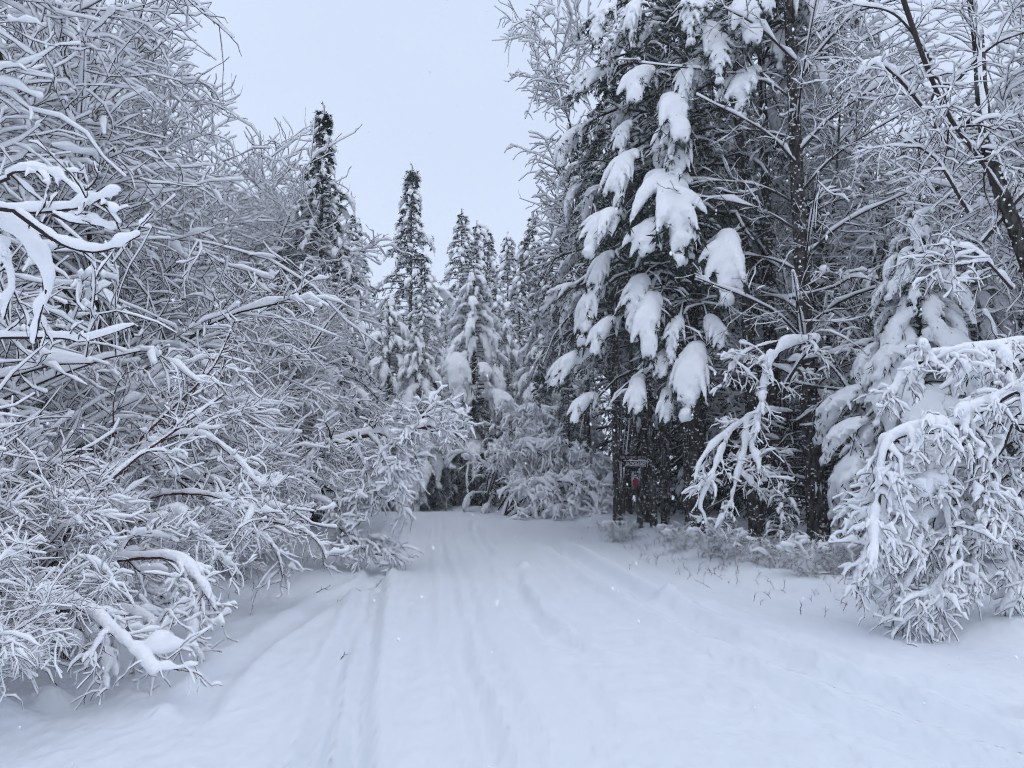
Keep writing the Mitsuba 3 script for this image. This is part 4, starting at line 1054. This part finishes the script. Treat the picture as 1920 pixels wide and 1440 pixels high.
for x, y, r, lean_, text in ((2.27, 16.55, .062, .10, 'left dark trunk carrying the trail boards'), (2.55, 16.42, .055, .17, 'middle leaning trunk with the red marker'),
                             (2.93, 16.5, .075, .08, 'right trunk with stuck snow carrying the trail boards'), (3.35, 17.4, .07, .05, 'slim dark trunk right of the trail boards'),
                             (4.0, 16.2, .11, -.05, 'thick shaded trunk between the trail boards and the hanging bough'), (4.42, 14.2, .15, .05, 'thick dark trunk just left of the straight grey trunk'), (3.0, 20.0, .08, .0, 'far slim trunk in the dark behind the trail boards'), (4.6, 19.0, .09, .06, 'far slim trunk in the dark right of the thick shaded trunk'), (3.7, 18.2, .06, -.08, 'thin leaning trunk in the dark left of the thick shaded trunk'), (3.55, 15.9, .05, .03, 'thin dark trunk close to the right of the sign trunks'), (5.5, 17.0, .10, .05, 'dark trunk behind the straight grey trunk'), (4.15, 17.6, .07, .0, 'dark straight trunk deep between the cedar trunks')):
    k = key_for('slim_trunk')
    trunk_of(k, [(x + lean_, y, -.1), (x + lean_ * .5, y, 1.5), (x, y + .02, 4.0), (x - .1, y, 8.5)], (r * 1.15, r * .5), 60 + int(x * 10), 9, .012)
    r_ = np.random.default_rng(int(x * 100))
    st = Limbs(resample([(x, y, .6), (x, y, 4.0), (x, y, 8.4)], 10)[None], np.full((1, 10), .03))
    b1 = spawn(r_, st, 20, .25, 1, 80, 12, .8, .4, 6, .3, .15, .35, .4, .1, .3, .004)
    b2 = spawn(r_, b1, 4, .2, 1, 45, 15, .3, .4, 4, .2, .2, .6, .6, .3, .1, .003)
    scene[f'{k}__branches'] = shape(join([wood(b1, 3), wood(b2, 3)]), 'twig_bark')
    scene[f'{k}__branches__snow'] = shape(join([snow_on(r_, b1, .007, 4, 1, .5), snow_on(r_, b2, .005, 4, 1, .5)]), 'snow')
    labels[f'{k}__branches'] = labels[f'{k}__branches__snow'] = {'kind': 'stuff'}
    say(k, text, 'tree')

# ------------------------------------------------------------------ twigs dropped on the trail, falling snow
DROPS = [(-1.42, 6.55, 80, .09, 'lone dark twig lying in the middle of the left half of the trail'), (-1.72, 9.7, 65, .20, 'long dark twig on the trail beside the sled track'),
         (-1.95, 8.6, 20, .10, 'forked twig on the trail just left of the sled track'), (-1.60, 9.0, 30, .06, 'short twig on the trail below the long dark twig'),
         (2.95, 8.05, 75, .10, 'upright stem poking out of the snow at right'), (-2.85, 5.9, 40, .10, 'broken twig in the snow below the nearest shrub'),
         (-3.15, 4.75, 40, .13, 'twig stuck in the snow at the lower left edge'), (-2.3, 9.2, 35, .18, 'thin twig in the snow at the foot of the bent shrubs')]
for q, (x, y, a, L, text) in enumerate(DROPS):
    r_ = np.random.default_rng(900 + q)
    k = key_for('fallen_twig')
    d = np.array([math.cos(math.radians(a)) * .8, math.sin(math.radians(a)) * .5, .35 + .4 * (q == 4)])
    u = np.linspace(0, 1, 6)[:, None]
    p = np.array([x, y, float(ground_z(x, y)) - .005]) + u * d * L * 1.4 + r_.normal(0, .006, (6, 3)) * u
    st = Limbs(p[None], np.linspace(.0045, .0025, 6)[None])
    fork = spawn(r_, st, 2, .35, .8, 45, 10, L * .35, .2, 4, -.1, .1, .7, .6, .3, .1, .002)
    scene[k] = shape(join([wood(st, 5), wood(fork, 4)]), 'twig_bark')
    say(k, text, 'twig')

ds = np.random.default_rng(31)
u = ds.random(170)
bx = np.interp(u, [0, .35, .75, 1], [2.1, 2.3, 2.9, 3.9]) + ds.normal(.1, .35, 170)
by = np.interp(u, [0, .35, .75, 1], [17.0, 13.0, 9.8, 8.0]) + ds.normal(0, .6, 170)
lx = np.array([-2.95 - .35 * ds.random() for _ in range(60)])
bx, by = np.r_[bx, lx], np.r_[by, ds.uniform(4.6, 13, 60)]
m = len(bx)
b0 = np.stack([bx, by, ground_z(bx, by) - .02], -1)
d = unit(np.stack([ds.normal(0, .45, m), ds.normal(0, .45, m), np.ones(m)], -1))
hgt = ds.uniform(.05, .20, m)
s_ = np.linspace(0, 1, 5)
bend = np.stack([ds.normal(0, .5, m), ds.normal(0, .5, m), -ds.uniform(0, .5, m)], -1)
P = b0[:, None] + (d[:, None] * s_[None, :, None] + bend[:, None] * (s_**2)[None, :, None] * .5) * hgt[:, None, None]
st = Limbs(P, np.linspace(.0032, .0016, 5)[None].repeat(m, 0))
fork = spawn(ds, st, 2, .4, .9, 40, 12, .06, .3, 4, .1, .15, .8, .6, .3, .1, .0014)
scene['dry_stems'] = shape(join([wood(st, 4), wood(fork, 3)]), 'red_twig')
say('dry_stems', 'thin dry stems poking through the snow along both trail edges', 'weeds', kind='stuff')

fl = np.random.default_rng(4242)
n = 1900
yy = 1.6 + 16 * fl.random(n) ** 0.8
c = np.stack([(fl.random(n) - .5) * yy * 1.5, yy, 1.6 + (fl.random(n) * 1.15 - .42) * yy], -1)
c = c[c[:, 2] > ground_z(c[:, 0], c[:, 1]) + .1]
ico = trimesh.creation.icosphere(subdivisions=0)
sz = fl.uniform(.0022, .0050, len(c)) * np.where(fl.random(len(c)) < .06, 1.7, 1)
v = (ico.vertices[None] * fl.uniform(.5, 1.3, (len(c), len(ico.vertices), 1)) * sz[:, None, None] * np.array([1, 1, 1.5]) + c[:, None]).reshape(-1, 3)
f = (ico.faces[None] + (np.arange(len(c)) * len(ico.vertices))[:, None, None]).reshape(-1, 3)
scene['falling_snow'] = mikit.ply((v, f), 'snow')
say('falling_snow', 'snowflakes drifting down in front of the trees and the pale sky', 'snow', kind='stuff')


# ------------------------------------------------------------------ the air: fine falling snow that pales far things
scene['snowy_air'] = {'type': 'homogeneous', 'albedo': {'type': 'rgb', 'value': [0.95, 0.95, 0.95]}, 'sigma_t': 0.0014}
scene['haze'] = {'type': 'cube', 'to_world': T().translate([0, 120, 7.0]).scale([165, 185, 17]), 'bsdf': {'type': 'null'},
                 'interior': {'type': 'ref', 'id': 'snowy_air'}}
scene['camera']['medium'] = {'type': 'ref', 'id': 'snowy_air'}
say('haze', 'pale air full of fine snow between the trees', 'haze', kind='stuff')
